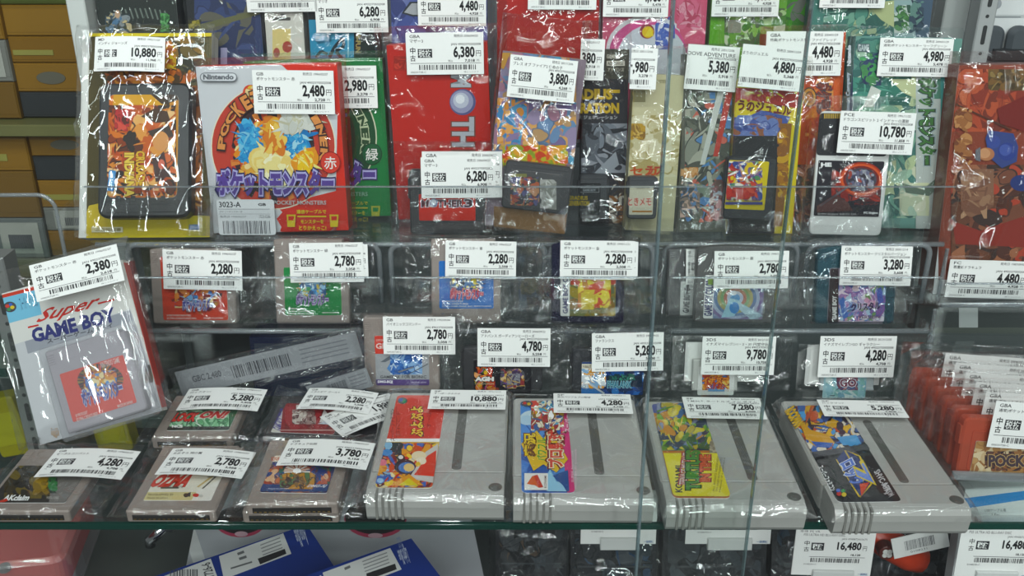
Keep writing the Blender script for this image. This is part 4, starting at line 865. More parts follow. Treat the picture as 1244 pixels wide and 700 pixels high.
# B: white and red box
def pbox(quad, label, Y, main, dark, kanji, tq, price, tax, title, seed, dx=0.0, dy=0.0, green=False, extra=True):
    th = Th('boxed_game', label, 'boxed game', quad, Y=Y, Z=T3, lean=8, T=.021, group='packed games on the upper risers')
    s = carton(th, main, .021)
    c = Cv(th, base='#d9dade' if not green else main); c.pm = True; c.clip = True
    X = lambda x: x + dx
    Yv = lambda y: y + dy
    if not green: c.P([(X(332), Yv(70)), (X(430), Yv(70)), (X(440), Yv(292)), (X(334), Yv(292)), (X(342), Yv(276)), (X(336), Yv(266)), (X(343), Yv(258)), (X(336), Yv(250)), (X(408), Yv(232)), (X(410), Yv(140))], main)
    c.oval(X(332), Yv(178), 76, 77, '#eee6d0' if not green else '#d8dcc0', 48); c.oval(X(332), Yv(178), 74.5, 75.5, dark, 48); c.oval(X(332), Yv(180), 50, 58, '#3a2226' if not green else '#22301f', 40)
    if not green:
        c.oval(X(304), Yv(112), 9, 9, '#d9503c'); c.splash(X(298), Yv(104), X(318), Yv(128), ['#e8c050', '#d9653c', '#f0d8a0'], 10, 3, .4, .2)
        c.burst(X(332), Yv(190), 52, 58, ['#c94a30', '#2c1e22', '#e08a4c'], 30, .25, 4)
        # loose swirls of flame and sky colour fill the middle of the ring
        c.splash(X(290), Yv(152), X(368), Yv(220), ['#e8923c', '#d9702c', '#f0c46c', '#c9502c', '#f4dca0', '#e0a850'], 60, 31, .26, .08, soft=True)
        c.splash(X(290), Yv(150), X(314), Yv(196), ['#3f9ad0', '#2f7cbc', '#5cb4de', '#88c8e4'], 40, 33, .36, .12, 1.6, soft=True); c.splash(X(348), Yv(152), X(374), Yv(194), ['#3f9ad0', '#2f7cbc', '#5cb4de', '#a8d8ea'], 40, 34, .36, .12, 1.6, soft=True)
        c.splash(X(318), Yv(180), X(352), Yv(222), ['#f4ecb8', '#f0e09c', '#f8f2cc', '#ecd080'], 20, 35, .4, .2, soft=True); c.splash(X(322), Yv(142), X(344), Yv(182), ['#e8b04c', '#f0cc70', '#d9803c'], 14, 36, .4, .2, 2, soft=True); c.splash(X(362), Yv(184), X(382), Yv(206), ['#f0c83c', '#e89a2c', '#f4e890'], 12, 37, .5, .2, soft=True)
        c.splash(X(340), Yv(134), X(386), Yv(158), ['#cfd0c8', '#dcdcd4', '#c4c0a8'], 18, 38, .4, .2, soft=True)
    else: c.splash(X(292), Yv(130), X(372), Yv(222), ['#5f9c3c', '#7cb84c', '#3a6a34', '#8cc05c', '#2c4a2c', '#6fb0d0', '#3f7aa8'], 70, 41, .42, .1)
    ring = [('P', -83), ('O', -69), ('C', -55), ('K', -43), ('E', -31), ('T', -20)]
    for ch, a in ring:
        t = math.radians(a); x, y = X(332) + 62 * math.sin(t), Yv(180) - 65 * math.cos(t); c.title(ch, x - 4.6, y - 9, x + 4.6, y + 9, '#e0955a' if not green else '#c8d0a8', '#33201f' if not green else '#16301c', .05, .12, -a)
    for ch, a in (('T', 22), ('R', 35), ('A', 49), ('I', 60), ('N', 71), ('E', 84), ('R', 97)):
        t = math.radians(a); x, y = X(332) + 62 * math.sin(t), Yv(180) - 65 * math.cos(t); c.title(ch, x - 4.4, y - 8, x + 4.4, y + 8, '#e0955a' if not green else '#2c4a2c', '#33201f' if not green else '#c8d4b0', .05, .12, -a)
    c.oval(X(402), Yv(197), 12, 13, main if not green else '#1d5a34'); c.oval(X(402), Yv(197), 12.4, 13.4, '#8c2420' if not green else '#123a22'); c.oval(X(402), Yv(197), 11.4, 12.4, '#d8483c' if not green else '#1a5a34'); c.txt(kanji, X(394.5), Yv(190), X(409.5), Yv(205), '#f6f2ee', .01)
    c.title('ポケットモンスター', X(264), Yv(206), X(406), Yv(238), '#5a4690', '#b9b4e2', .06, .13, rim2='#2f2a58', rb2=.19)
    c.txt('POCKET MONSTERS', X(333), Yv(243), X(397), Yv(248), '#b9b4b4' if not green else '#8cb49a', .02)
    for t, y0, y1, x0, x1 in (('通信ケーブルで', 254, 259, 361, 397), ('モンスターを', 266, 271, 366, 394), ('とりかえっこ!', 273.5, 279, 364, 397)): c.txt(t, X(x0), Yv(y0), X(x1), Yv(y1), '#e8d23c' if not green else '#b8b44c', .03)
    c.rect(X(362), Yv(261.5), X(397), Yv(263.2), '#e8d23c' if not green else '#b8b44c')
    for x in (349, 401): c.P([(X(x), Yv(260)), (X(x + 11), Yv(260)), (X(x + 10), Yv(275)), (X(x + 1), Yv(275))], '#e4c83c' if not green else '#a8ac48'); c.P([(X(x + 2), Yv(262)), (X(x + 9), Yv(262)), (X(x + 8.6), Yv(267)), (X(x + 2.2), Yv(267))], main)
    if not green:
        c.rr(X(244), Yv(88), X(289), Yv(99), 5.4, '#6d7078'); c.rr(X(245), Yv(89), X(288), Yv(98), 4.4, '#d9dade'); c.txt('Nintendo', X(248), Yv(90), X(285), Yv(96.5), '#5a5d64', .045)
    else: c.rr(X(250), Yv(88), X(289), Yv(98), 4.8, '#dfe6de')
    c.build('front_print', s)
    bag(th, .003, .006, 0, .006, yf=-.0022, yb=.0215, seed=seed, amp=.0010, inner=.4, cell=26, tq=[tq], film=.5)
    if extra:
        q = Cv(th, [(262, 242), (333, 243), (335, 285), (267, 286)], y=-.0045, base='#d7d7da', round_=.002)
        q.txt('3023-A', .04, .06, .42, .22, '#2f2f34', .02); q.txt('GB', .72, .10, .86, .18, '#2f2f34', .04); q.rect(.02, .26, .92, .275, '#77777c'); q.txt('ポケットモンスター赤', .04, .31, .44, .37, '#4c4c52'); q.rect(.02, .40, .92, .41, '#8c8c92'); q.txt('発売日 1996/02/27', .04, .45, .5, .51, '#5a5a60'); q.txt('37223 02586', .72, .44, .92, .52, '#4c4c52'); q.bars(.08, .60, .92, .97, '#4a4a50', 5, 40); q.build('stock_sticker', label='white stock sticker reading 3023-A')
    tag(th, tq, price, tax, title, 'GB', '1996/02/27', y=-.0050)
    return th
pbox([(295, 76), (466, 70), (474, 272), (316, 274)], 'green boxed game half hidden behind the white and red box, tagged 2,980 yen', Y3 + .034, '#1f7a40', '#1c4a2a', '緑', [(356, 80), (456, 80), (460, 131), (358, 132)], '2,980', '3,278', 'ポケットモンスター 緑', 133, dx=50, dy=-10, green=True, extra=False)
pbox([(235, 82), (408, 76), (425, 284), (263, 286)], 'white and red boxed game with purple title tagged 2,480 yen', Y3, '#d93c30', '#c44a3e', '赤', [(304, 85), (404, 86), (408, 139), (311, 138)], '2,480', '2,728', 'ポケットモンスター 赤', 132)
def boxed(quad, label, col, fn, tq, price, tax, title, seed, cut=0.0, film=1.3, Y=Y3, Z=T3, lean=10, T=.02, cart=None, sys='GBA', bagp=(.006, .006, 0, .012), date='2001/12/06', tagy=None, group='packed games on the upper risers', base='#dddddd', amp=.0022, cell=34, inner=.35, front=True, free=False, name='boxed_game', bags=True, nx=54, nz=64):
    th = Th(name, label, 'boxed game', quad, Y=Y, Z=Z, lean=lean, T=T, group=group, free=free)
    s = carton(th, col, T)
    c = Cv(th, base=base); c.pm = True; c.clip = True; fn(c); c.build('front_print', s)
    yf = -.0025
    if cart:
        cq, ccol, lq, lfn = cart; W, H, fr = frame(th, cq, -.010)
        m = MB().prism(rrect(-W / 2, W / 2, -H / 2, H / 2, .003, 3), -.0105, -.0012, .001, fr); m.box(-W * .5 - .001, W * .5 + .001, -.0092, -.0025, H * .08, H * .36, .0004, fr); m.box(-W * .42, W * .42, -.0109, -.009, H * .40, H * .43, .0002, fr)
        k = m.build('cartridge_shell', plastic(ccol, .35), th.e); q = Cv(th, lq, y=-.0110, round_=.001); q.pm = True; q.clip = True; lfn(q); q.build('cartridge_label', k, ink(.3, 'glossy_label')); yf = -.0130
    if bags: bag(th, *bagp, yf=yf, yb=T + .0004, seed=seed, amp=amp, cell=cell, inner=inner, nx=nx, nz=nz, tq=[tq], film=film)
    if tq: tag(th, tq, price, tax, title, sys, date, y=tagy or yf - .0028, cut=cut)
    return th
def d_box(c):
    c.rect(440, 30, 640, 300, '#bd3022'); c.rect(478, 68, 500, 86, '#a82c20'); c.splash(479, 69, 498, 84, ['#a83026', '#c84436', '#982a22'], 10, 3, .5, .2)
    c.title('M', 548, 90, 572, 106, '#b8bcc4', '#6a4a44', .05, .09, -90); c.oval(562, 124, 16, 16, '#5a5a84'); c.oval(561, 123.5, 14, 14, '#9a9ab8'); c.oval(560, 122, 9.5, 9.5, '#c4c8d8'); c.oval(559, 120.5, 5.5, 5.5, '#e9ecf2')
    c.title('TH', 549, 142, 576, 178, '#b4b8c0', '#7a4438', .04, .09, -90); c.title('ER', 549, 184, 576, 220, '#b4b8c0', '#7a4438', .04, .09, -90)
boxed([(470, 56), (592, 50), (600, 264), (484, 266)], 'plain red boxed game with chrome lettering tagged 6,380 yen', '#c8382a', d_box, [(492, 40), (586, 39), (589, 90), (495, 91)], '6,380', '7,018', 'マザー3', 137, Y=Y3 + .032, lean=6, cell=26, bagp=(.010, .010, 0, .014), date='2006/04/20')
def m3(c):
    c.rect(500, 225, 590, 275, '#cf3b30'); c.title('MOTHER', 512, 243, 563, 252, '#5a2a34', '#c8ccd6', .03, .08); c.oval(527, 246, 5, 5, '#8c90b0'); c.oval(526.5, 245.5, 3.4, 3.4, '#d6dae6'); c.title('3', 564, 242, 574, 252, '#4a2a34', '#c8ccd6', .03, .08)
small_cart([(497, 206), (590, 206), (589, 274), (498, 274)], 'black cartridge with red label before the plain red box, tagged 6,280 yen', '#2c2d30', [(509, 236), (578, 236), (577, 268), (509, 268)], m3, [(511, 191), (602, 191), (602, 240), (512, 241)], '6,280', '6,908', 'マザー3', 139, Y=Y3 - .002, Z=T3, lean=10, T=.0085, bagp=(.016, .014, 0, .022), amp=.003, cell=60, group='packed games on the upper risers', date='2006/04/20', second=[(512, 184), (610, 184), (610, 240), (514, 240)])
def f_box(c):
    c.rect(590, 50, 720, 300, '#8a7a86'); c.splash(600, 64, 700, 200, ['#8f86a0', '#c08a5c', '#6f8cb0', '#a4788c', '#d8a468', '#7a6a94', '#5a9cbc', '#b8946c', '#9a8aa8', '#c8a084', '#60708c'], 110, 3, .40, .08); c.splash(604, 118, 640, 175, ['#5f9cc4', '#d8944c', '#e0a868', '#4a84b4', '#8c7aa0'], 40, 5, .4, .12, 2); c.splash(604, 176, 690, 206, ['#d8602c', '#e0a03c', '#c8482c', '#b8b040', '#8c9a34'], 40, 6, .4, .12); c.P([(600, 64), (620, 64), (612, 84), (602, 80)], '#c09048'); c.P([(600, 250), (720, 262), (720, 300), (600, 300)], '#8a6844'); c.rect(692, 200, 720, 300, '#8a6844'); c.txt('BREATH OF FIRE', 660, 262, 688, 268, '#c8ac84', .01, -6)
def f_lab(c):
    c.rect(600, 190, 700, 270, '#4a4a4c'); c.splash(620, 215, 655, 250, ['#8c4a44', '#5a5a80', '#a86048', '#6a6a4c', '#3c3c44', '#b88868'], 40, 3, .4, .1); c.rect(616, 211, 640, 215, '#7a7a4c'); c.splash(656, 218, 676, 256, ['#9c9c98', '#b8b8b4', '#84847e'], 14, 4, .4, .15, 3)
boxed([(600, 62), (702, 70), (697, 276), (600, 262)], 'tilted fantasy-painted boxed game with dark cartridge in front, tagged 3,880 yen', '#8a6a48', f_box, [(619, 66), (701, 74), (698, 126), (617, 117)], '3,880', '4,268', 'ブレス オブ ファイア2 使命の子', 141, cart=([(612, 194), (694, 203), (692, 262), (612, 252)], '#38383c', [(619, 206), (682, 212), (681, 256), (619, 248)], f_lab), bagp=(.003, .001, 0, .028), amp=.0035, cell=30, inner=.6, Y=Y3 - .001)
def g_box(c):
    c.rect(680, 40, 780, 300, '#26252c'); c.P([(735, 60), (770, 60), (766, 96), (735, 96)], '#3c3a30'); c.txt('GAME BOY', 737, 66, 757, 71, '#b8b4a4', .03); c.rect(737, 74, 759, 80, '#cfcabc'); c.txt('ADVANCE', 738, 75, 757, 79, '#3a3830', .03); c.txt('アドバンス', 738, 82, 758, 87, '#b0ac9c', .03)
    c.title('GRADIUS', 678, 108, 744, 121, '#c9a92c', '#5a4a14', .05, .09); c.rect(738, 109, 753, 113, '#c9a92c'); c.title('GENERATION', 672, 125, 752, 138, '#c8a82c', '#5a4a14', .05, .09); c.txt('グラディウス ジェネレーション', 676, 140, 750, 145, '#a8a8ac', .02)
    c.splash(706, 150, 762, 210, ['#33363e', '#5a5f68', '#20222a', '#747a84', '#8c8f98', '#2a2c34'], 36, 4, .45, .12, 2.4); c.P([(722, 210), (748, 184), (752, 200), (734, 214)], '#8f949c'); c.splash(740, 215, 764, 272, ['#8c5a2c', '#3a2a24', '#c4bcb0', '#2a2830'], 18, 6, .4, .15, 2.5)
def g_lab(c):
    c.rect(690, 205, 745, 275, '#24262a'); c.rect(702, 228, 728, 234, '#8c9094'); c.rect(702.6, 228.6, 727.4, 233.4, '#24262a'); c.txt('GAME BOY', 708, 229.5, 724, 232.5, '#9a9ea4', .03); c.title('GRADIUS', 690, 238, 714, 243, '#a8942c', None, .03); c.title('GENERATION', 690, 244, 716, 250, '#b09a2c', None, .03); c.txt('MADE IN JAPAN', 704, 254, 724, 257, '#6a6e74')
boxed([(707, 60), (763, 60), (760, 268), (706, 268)], 'black boxed game with yellow lettering and dark cartridge, tagged 5,380 yen', '#26252b', g_box, [(706, 47), (735, 48), (733, 98), (704, 97)], '5,380', '5,918', 'グラディウス ジェネレーション', 149, cut=.68, cart=([(704, 212), (740, 212), (737, 266), (703, 266)], '#35373c', [(705, 222), (730, 222), (729, 262), (704, 262)], g_lab), Y=Y3 + .023, bagp=(.001, .001, 0, .022), amp=.003, cell=32, inner=.5, date='2002/01/17')
def h_box(c):
    c.rect(730, 80, 850, 290, '#c9c2a0'); c.splash(760, 140, 830, 215, ['#c4bc98', '#d0caac', '#b8ae86', '#cfc4a0', '#a89a68'], 40, 3, .5, .12); c.rect(760, 110, 784, 124, '#8a8460'); c.txt('FIRST STEP', 789, 97, 810, 101, '#8c8664', .02); c.splash(764, 150, 784, 170, ['#b8923c', '#c9a85c', '#8c6a34'], 10, 4, .35, .15)
    c.title('セガ', 765, 202, 800, 213, '#b8502c', None, .03); c.txt('ラブ', 785, 200, 805, 213, '#a8483a', .04)
def h_lab(c):
    c.rect(750, 220, 800, 265, '#d4cfba'); c.txt('GAME BOY ADV', 773, 228, 790, 230, '#6a6658'); c.title('ときメモ', 763, 240, 791, 250, '#c4584c', '#e8d8cc', .02, .06); c.rect(768, 256, 792, 258, '#a8702c')
boxed([(767, 90), (830, 92), (820, 272), (763, 270)], 'cream boxed game with cream label cartridge behind the door edge, tagged 2,980 yen', '#c4be9c', h_box, [(768, 58), (800, 59), (796, 109), (764, 108)], '2,980', '3,278', 'マリオ', 151, cut=.64, cart=([(763, 214), (800, 215), (797, 266), (762, 266)], '#3c3e42', [(765, 226), (794, 226), (793, 261), (764, 261)], h_lab), Y=Y3 + .004, bagp=(.001, .001, 0, .022), amp=.003, cell=32, inner=.5)
def i_box(c):
    c.rect(790, 50, 900, 290, '#55574e'); c.splash(832, 112, 892, 270, ['#6a6c60', '#8a8c80', '#c46a5c', '#4a4c44', '#5a84b4', '#a8a89a', '#3a3c3a', '#7c8878'], 80, 3, .35, .08, 2.5); c.P([(872, 110), (880, 110), (856, 200), (850, 200)], '#c8cac4'); c.P([(882, 112), (890, 112), (872, 190), (866, 190)], '#b4443a')
    c.splash(826, 203, 850, 216, ['#d0a070', '#b87c48', '#e0c8a0'], 12, 5, .4, .2); c.oval(838, 238, 11, 13, '#5a7cac'); c.oval(839, 240, 8, 10, '#4a4a54'); c.splash(826, 220, 850, 264, ['#8c7a70', '#c8a898', '#4a4c54', '#6a8cb8'], 24, 6, .3, .12); c.splash(862, 218, 884, 268, ['#c8b4b0', '#8c5a5c', '#d8a8a8', '#aab4c0', '#6a5450'], 30, 8, .35, .12)
boxed([(833, 66), (893, 66), (880, 272), (823, 272)], 'grey photo-covered boxed game just right of the cream box, tagged 5,380 yen', '#5a5c58', i_box, [(835, 53), (899, 58), (893, 112), (832, 108)], '5,380', '5,918', '1213 GROOVE ADVENTURE', 157, cut=.31, Y=Y3 + .003, bagp=(.001, .001, 0, .008), amp=.0045, cell=34, inner=.7)
def j_box(c):
    c.rect(860, 40, 1000, 300, '#d3bf24'); c.P([(880, 106), (980, 110), (970, 132), (900, 120), (890, 128), (880, 118)], '#b8403c'); c.splash(905, 108, 972, 124, ['#c8483e', '#a8382e', '#d8c03c', '#b03c38'], 24, 3, .4, .15); c.title('うのジュエル', 896, 124, 962, 138, '#6a2c2c', None, .05, 0, -6)
    c.P([(890, 150), (925, 134), (960, 142), (950, 165), (880, 165)], '#4a5a9c'); c.splash(885, 140, 950, 166, ['#4a5a9c', '#3a4a84', '#6a7ab0', '#8c5a44'], 14, 5, .5, .2); c.P([(870, 165), (950, 165), (940, 290), (860, 290)], '#222226'); c.P([(948, 150), (962, 150), (950, 275), (940, 275)], '#8a5c2c'); c.splash(944, 150, 958, 240, ['#a8702c', '#8c5a2c', '#c89a3c'], 16, 8, .5, .2)
def j_lab(c):
    c.rect(870, 185, 945, 262, '#d8c22c'); c.splash(882, 196, 926, 244, ['#4a5aa0', '#c84a3c', '#d8d0c0', '#5a8c5c', '#e0c040', '#8c6a8c', '#c47a5c', '#38488c', '#e8e4dc', '#a8382e'], 90, 4, .32, .08); c.splash(882, 226, 922, 242, ['#c83c34', '#b0302c', '#d85a48'], 18, 5, .4, .15, 2); c.rect(880, 245, 926, 248.5, '#4a4a84'); c.txt('GAME BOY ADVANCE', 884, 242, 922, 244.5, '#6a5a2c')
boxed([(896, 96), (983, 98), (957, 274), (882, 274)], 'yellow boxed game with yellow label cartridge, tagged 4,880 yen', '#c9b820', j_box, [(902, 53), (979, 60), (974, 112), (897, 105)], '4,880', '5,368', '6年 おぼうのジュエル', 163, cut=.19, cart=([(882, 190), (944, 192), (938, 268), (880, 266)], '#2a2b30', [(885, 195), (935, 196), (928, 256), (881, 253)], j_lab), Y=Y3 - .001, bagp=(.002, .004, 0, .018), amp=.004, cell=34, inner=.55, date='2004/12/09')
def k_box(c):
    c.rect(910, 30, 1040, 290, '#d25a34'); c.splash(978, 92, 1022, 240, ['#d8623a', '#c44e30', '#e08a4c', '#b8442c', '#e8a05c'], 40, 3, .4, .1); c.oval(983, 118, 9, 12, '#3a342c'); c.oval(983, 118, 7.6, 10.4, '#d89a4c'); c.oval(983, 118, 5, 7, '#3a342c'); c.oval(983, 118, 3.8, 5.6, '#c87a3c')
    c.title('ポケモン', 992, 100, 1010, 142, '#7c3c30', '#3c4450', .05, .12, -90); c.splash(965, 200, 1012, 274, ['#5a3a34', '#8c4a40', '#a86a54', '#4c3c3c', '#c88a6c', '#3a3436'], 50, 5, .35, .1); c.rect(1012, 60, 1020, 280, '#dc6a40')
boxed([(926, 42), (1026, 38), (1016, 275), (926, 276)], 'orange boxed game between the yellow box and silver green box, tagged 4,480 yen', '#cc5630', k_box, [(932, 38), (1026, 38), (1020, 92), (928, 92)], '4,480', '4,928', '特典)ポケットモンスター ファイアレッド', 167, Y=Y3 + .024, bagp=(.003, .003, 0, .006), amp=.003, inner=.4, date='2004/01/29')
def m_box(c):
    c.rect(1020, 30, 1170, 280, '#6f9a90'); c.rect(1024, 30, 1037, 280, '#33405a'); c.splash(1036, 46, 1122, 265, ['#6fa08c', '#8cb8a0', '#4f8078', '#a8c8b0', '#c4d4a8', '#5a9080', '#d8dcc0', '#3f6c68', '#7cb09c'], 70, 3, .45, .1); c.splash(1036, 94, 1110, 128, ['#3f7c6c', '#4f9080', '#346a60', '#5fa08c'], 16, 5, .6, .2); c.splash(1044, 62, 1070, 104, ['#3a4a6c', '#4f8c5a', '#2f3c5a', '#5aa86c'], 14, 7, .45, .15)
    c.P([(1080, 96), (1112, 96), (1112, 120), (1096, 112)], '#c9cfa4'); c.P([(1048, 130), (1058, 104), (1070, 110), (1060, 130)], '#d4d8d0'); c.rect(1112, 44, 1145, 290, '#c2c9c4'); c.rect(1142, 80, 1170, 290, '#4f9c98'); c.rect(1130, 96, 1142, 120, '#5a8c78')
    c.title('ポケットモンスター', 1115, 94, 1136, 200, '#4a7a44', '#35443c', .05, .13, -90, rim2='#aebfc0', rb2=.2); c.rect(1110, 222, 1128, 262, '#d8dcb8'); c.splash(1092, 222, 1124, 262, ['#dce0c4', '#c8d0b4', '#b4ccb8', '#e4e4cc'], 14, 8, .5, .2)
    c.P([(1095, 222), (1120, 230), (1142, 212), (1148, 200), (1150, 218), (1128, 238), (1100, 234)], '#6a7a6c')
    c.rr(1026.5, 51, 1035, 84, 4, '#c8d0d8'); c.rr(1027.3, 51.8, 1034.2, 83.2, 3.3, '#33405a'); c.txt('Nintendo', 1028.3, 55, 1033.3, 80, '#dfe4ea', .04, 90); c.txt('The Pokémon Company', 1027, 88, 1033, 160, '#b4c0cc', .03, 90); c.rect(1041, 53, 1056, 63, '#5a6c70'); c.txt('GAME', 1042, 54, 1055, 62, '#c4d0d0', .03)
boxed([(1026, 42), (1157, 48), (1152, 268), (1030, 268)], 'silver and green boxed game with teal edge, tagged 4,980 yen', '#4f8f90', m_box, [(1068, 45), (1157, 48), (1156, 93), (1067, 93)], '4,980', '5,478', '通常)ポケットモンスター リーフグリーン', 173, Y=Y3 + .010, bagp=(.003, .003, 0, .008), amp=.0025, inner=.4, date='2004/01/29')
# L: white game card in a sleeve
th = Th('game_card', 'white game card with black and red picture, tagged 10,780 yen', 'game card', [(996, 135), (1084, 137), (1073, 275), (985, 273)], Y=Y3 - .006, Z=T3, lean=11, T=.0024, group='packed games on the upper risers')
m = MB().prism([(x, z + th.H / 2) for x, z in rrect(-th.W / 2, th.W / 2, -th.H / 2, th.H / 2, .004)], 0, .0024, .0005); s = m.build('card_body', plastic('#dcdcda', .3), th.e)
c = Cv(th, [(995, 137), (1083, 139), (1077, 190), (992, 189)], y=-.0003, base='#28282c', round_=.003); c.pm = True
for k in range(11): c.rect(1001 + 2.6 * k, 138, 1002.8 + 2.6 * k, 144, '#b89a4c')
c.build('contact_area', s)
c = Cv(th, [(994, 195), (1074, 196), (1068, 264), (989, 262)], y=-.0003, base='#24222a', round_=.001); c.pm = True; c.clip = True
c.splash(1010, 205, 1070, 245, ['#8c2c28', '#5a2024', '#34242c', '#a83a30', '#2c2830'], 26, 3, .5, .15); c.oval(1046, 218, 27, 21, '#a83c2a'); c.oval(1046, 218, 25, 19, '#d8603c'); c.oval(1046, 218, 22, 16.5, '#7c2c28'); c.oval(1046, 218, 19, 14, '#4a4450'); c.splash(1030, 206, 1062, 232, ['#6a6a84', '#8c8c98', '#4a4a64', '#a44a40', '#38343f', '#9c9ca8'], 36, 5, .35, .1); c.P([(992, 250), (1014, 236), (1030, 246), (1036, 256), (992, 258)], '#5a3a38'); c.line([(996, 250), (1034, 224)], .0016, '#6a6068')
c.title('HE', 997, 197.5, 1010, 202.5, '#e8e8e8', None, .06); c.txt('PCエンジン', 1038, 246, 1066, 249, '#8c2c28', .01); c.txt('©1991 Hudson Soft Co. Ltd.', 993, 258.5, 1040, 261.3, '#b8b8ba', .01); c.txt('PC Engine', 1049, 257, 1066, 260.5, '#e4e4e6', .05); c.build('picture_label', s, ink(.3, 'glossy_label'))
bag(th, .008, .014, 0, .012, yf=-.0022, yb=.003, seed=179, amp=.004, cell=40, inner=.45, tq=[[(1020, 135), (1113, 137), (1108, 189), (1018, 185)]])
tag(th, [(1020, 135), (1113, 137), (1108, 189), (1018, 185)], '10,780', '11,858', 'ドラゴンスピリット 2 インドゥーの遺跡', 'PCE', '1991/11/22', y=-.006)
def n_box(c):
    c.rect(1140, 70, 1280, 340, '#8a4434'); c.splash(1155, 84, 1262, 160, ['#a44c38', '#b85a40', '#8c3c30', '#c06a4c', '#7a382c', '#b0503a'], 50, 3, .5, .12); c.splash(1200, 84, 1262, 110, ['#7a5a34', '#5c4a30', '#8c7448', '#4a3c28'], 20, 4, .5, .15); c.splash(1155, 200, 1262, 330, ['#6a4434', '#8c5a44', '#54342c', '#a06a50', '#3c2c28', '#7a4c3c', '#b04c3c'], 90, 5, .4, .08); c.P([(1156, 268), (1190, 280), (1244, 262), (1244, 300), (1160, 296)], '#8c3830')
    c.P([(1210, 132), (1244, 116), (1244, 160), (1214, 150)], '#7a2c28'); c.P([(1196, 168), (1200, 158), (1230, 162), (1236, 178), (1234, 196), (1216, 204), (1200, 190)], '#3c4a84'); c.oval(1222, 184, 11, 11, '#34448c'); c.oval(1220, 182, 7, 7, '#4a5ca4'); c.oval(1206, 172, 8, 8, '#3f5096'); c.oval(1240, 222, 14, 10, '#2f3c74'); c.line([(1160, 126), (1228, 158)], .0012, '#5a3428')
    c.oval(1197, 187, 10, 8, '#b87c58'); c.oval(1195, 186, 7, 6, '#cf9a74'); c.P([(1184, 182), (1190, 178), (1190, 196), (1184, 194)], '#6a6a70'); c.splash(1158, 130, 1180, 200, ['#a06a44', '#7c4a34', '#c08a5c'], 14, 9, .4, .12); c.splash(1166, 205, 1206, 265, ['#9c7860', '#8a6450', '#b08c70', '#7a5444'], 20, 10, .5, .12)
boxed([(1152, 80), (1262, 78), (1256, 350), (1146, 350)], 'tall red fantasy-painted boxed game at the right edge, tagged 4,480 yen below', '#7a3c30', n_box, [(1152, 315), (1250, 318), (1249, 364), (1150, 361)], '4,480', '4,928', '悪魔城ドラキュラ', 181, Y=.712, Z=.048, lean=8, T=.03, bagp=(.004, .006, 0, .010), amp=.005, cell=18, inner=.9, sys='FC', date='1987/09/04')
# ---------------------------------------------------------------- hindmost top row, seen from the chest down
G4 = 'packed games on the hindmost top riser'
def top(quad, label, col, fn, tq, price, tax, title, seed, **k):
    return boxed(quad, label, col, fn, tq, price, tax, title, seed, Y=k.pop('Y', Y4), Z=T4, lean=6, group=G4, amp=.0016, cell=26, bagp=(.004, .004, 0, .004), **k)
def o1(c):
    c.rect(100, -80, 240, 190, '#2a302e')
    for k in range(12): c.line([(134 + k * 6, 10 + (k - 6) ** 2 * .12), (138 + k * 6, 22 + (k - 6) ** 2 * .2)], .0013, '#66706a')
    c.splash(128, 16, 160, 40, ['#5a7c9c', '#c8b890', '#4a5c6c', '#2c3634', '#8c9498'], 24, 3, .3, .1); c.splash(195, 16, 206, 40, ['#5a9c5c', '#7cb47c', '#3a6a40'], 14, 4, .4, .2); c.oval(143, 17, 3, 5, '#c8a88c')
top([(112, -70), (214, -70), (222, 150), (130, 150)], 'black boxed game with grey stripes, left end of the top row', '#22272a', o1, None, '', '', '', 191)
def o2(c):
    c.rect(200, -80, 330, 190, '#3a4468'); c.splash(226, 0, 310, 60, ['#3c4870', '#343c5c', '#46527c', '#5c5a50'], 16, 4, .6, .2); c.P([(200, 40), (320, 10), (320, 16), (200, 50)], '#6a6a4c'); c.rect(268, 58, 276, 80, '#b4b0d0'); c.rect(200, -80, 236, 190, '#26282c'); c.splash(222, 24, 246, 36, ['#8c843c', '#3c3a28', '#a89c50'], 8, 5, .5, .2)
top([(222, -75), (314, -75), (322, 150), (238, 150)], 'dark blue boxed game in the top row behind the white and red box', '#303858', o2, None, '', '', '', 192)
def p1(c):
    c.rect(300, -80, 400, 190, '#d3d0c8'); c.rect(331, 21, 353, 25, '#4a4844'); c.P([(340, 17), (346, 17), (343, 20)], '#3a3834'); c.rect(331, 35, 353, 90, '#dcc88c'); c.oval(349, 57, 6, 7, '#a44a40'); c.oval(336, 64, 4, 6, '#a8524a')
top([(318, -75), (366, -75), (372, 150), (328, 150)], 'white narrow pack with cream panel in the top row', '#cfccc4', p1, [(297, -33), (384, -34), (384, 14), (300, 15)], '3,980', '4,378', 'ゼルダ', 193)
def q1(c):
    c.rect(340, -80, 480, 190, '#1d1f22'); c.rect(374, 24, 430, 190, '#3d8fb4'); c.line([(384, 46), (400, 44), (402, 50), (386, 52), (384, 46)], .0024, '#1f2c38'); c.line([(400, 70), (406, 58), (416, 46), (418, 56), (408, 62), (416, 72)], .0028, '#1f2c38'); c.line([(384, 70), (390, 62), (398, 66)], .0024, '#1f2c38'); c.rect(422, 40, 424, 80, '#8cc0d0'); c.txt('FAMI-FUN', 432, 30, 438, 64, '#a8945c', .03, -90)
top([(374, -72), (462, -72), (458, 150), (378, 150)], 'blue and black boxed game tagged 6,280 yen in the top row', '#1c1e22', q1, [(383, -8), (471, -8), (471, 39), (383, 40)], '6,280', '6,908', 'マリオ', 194)
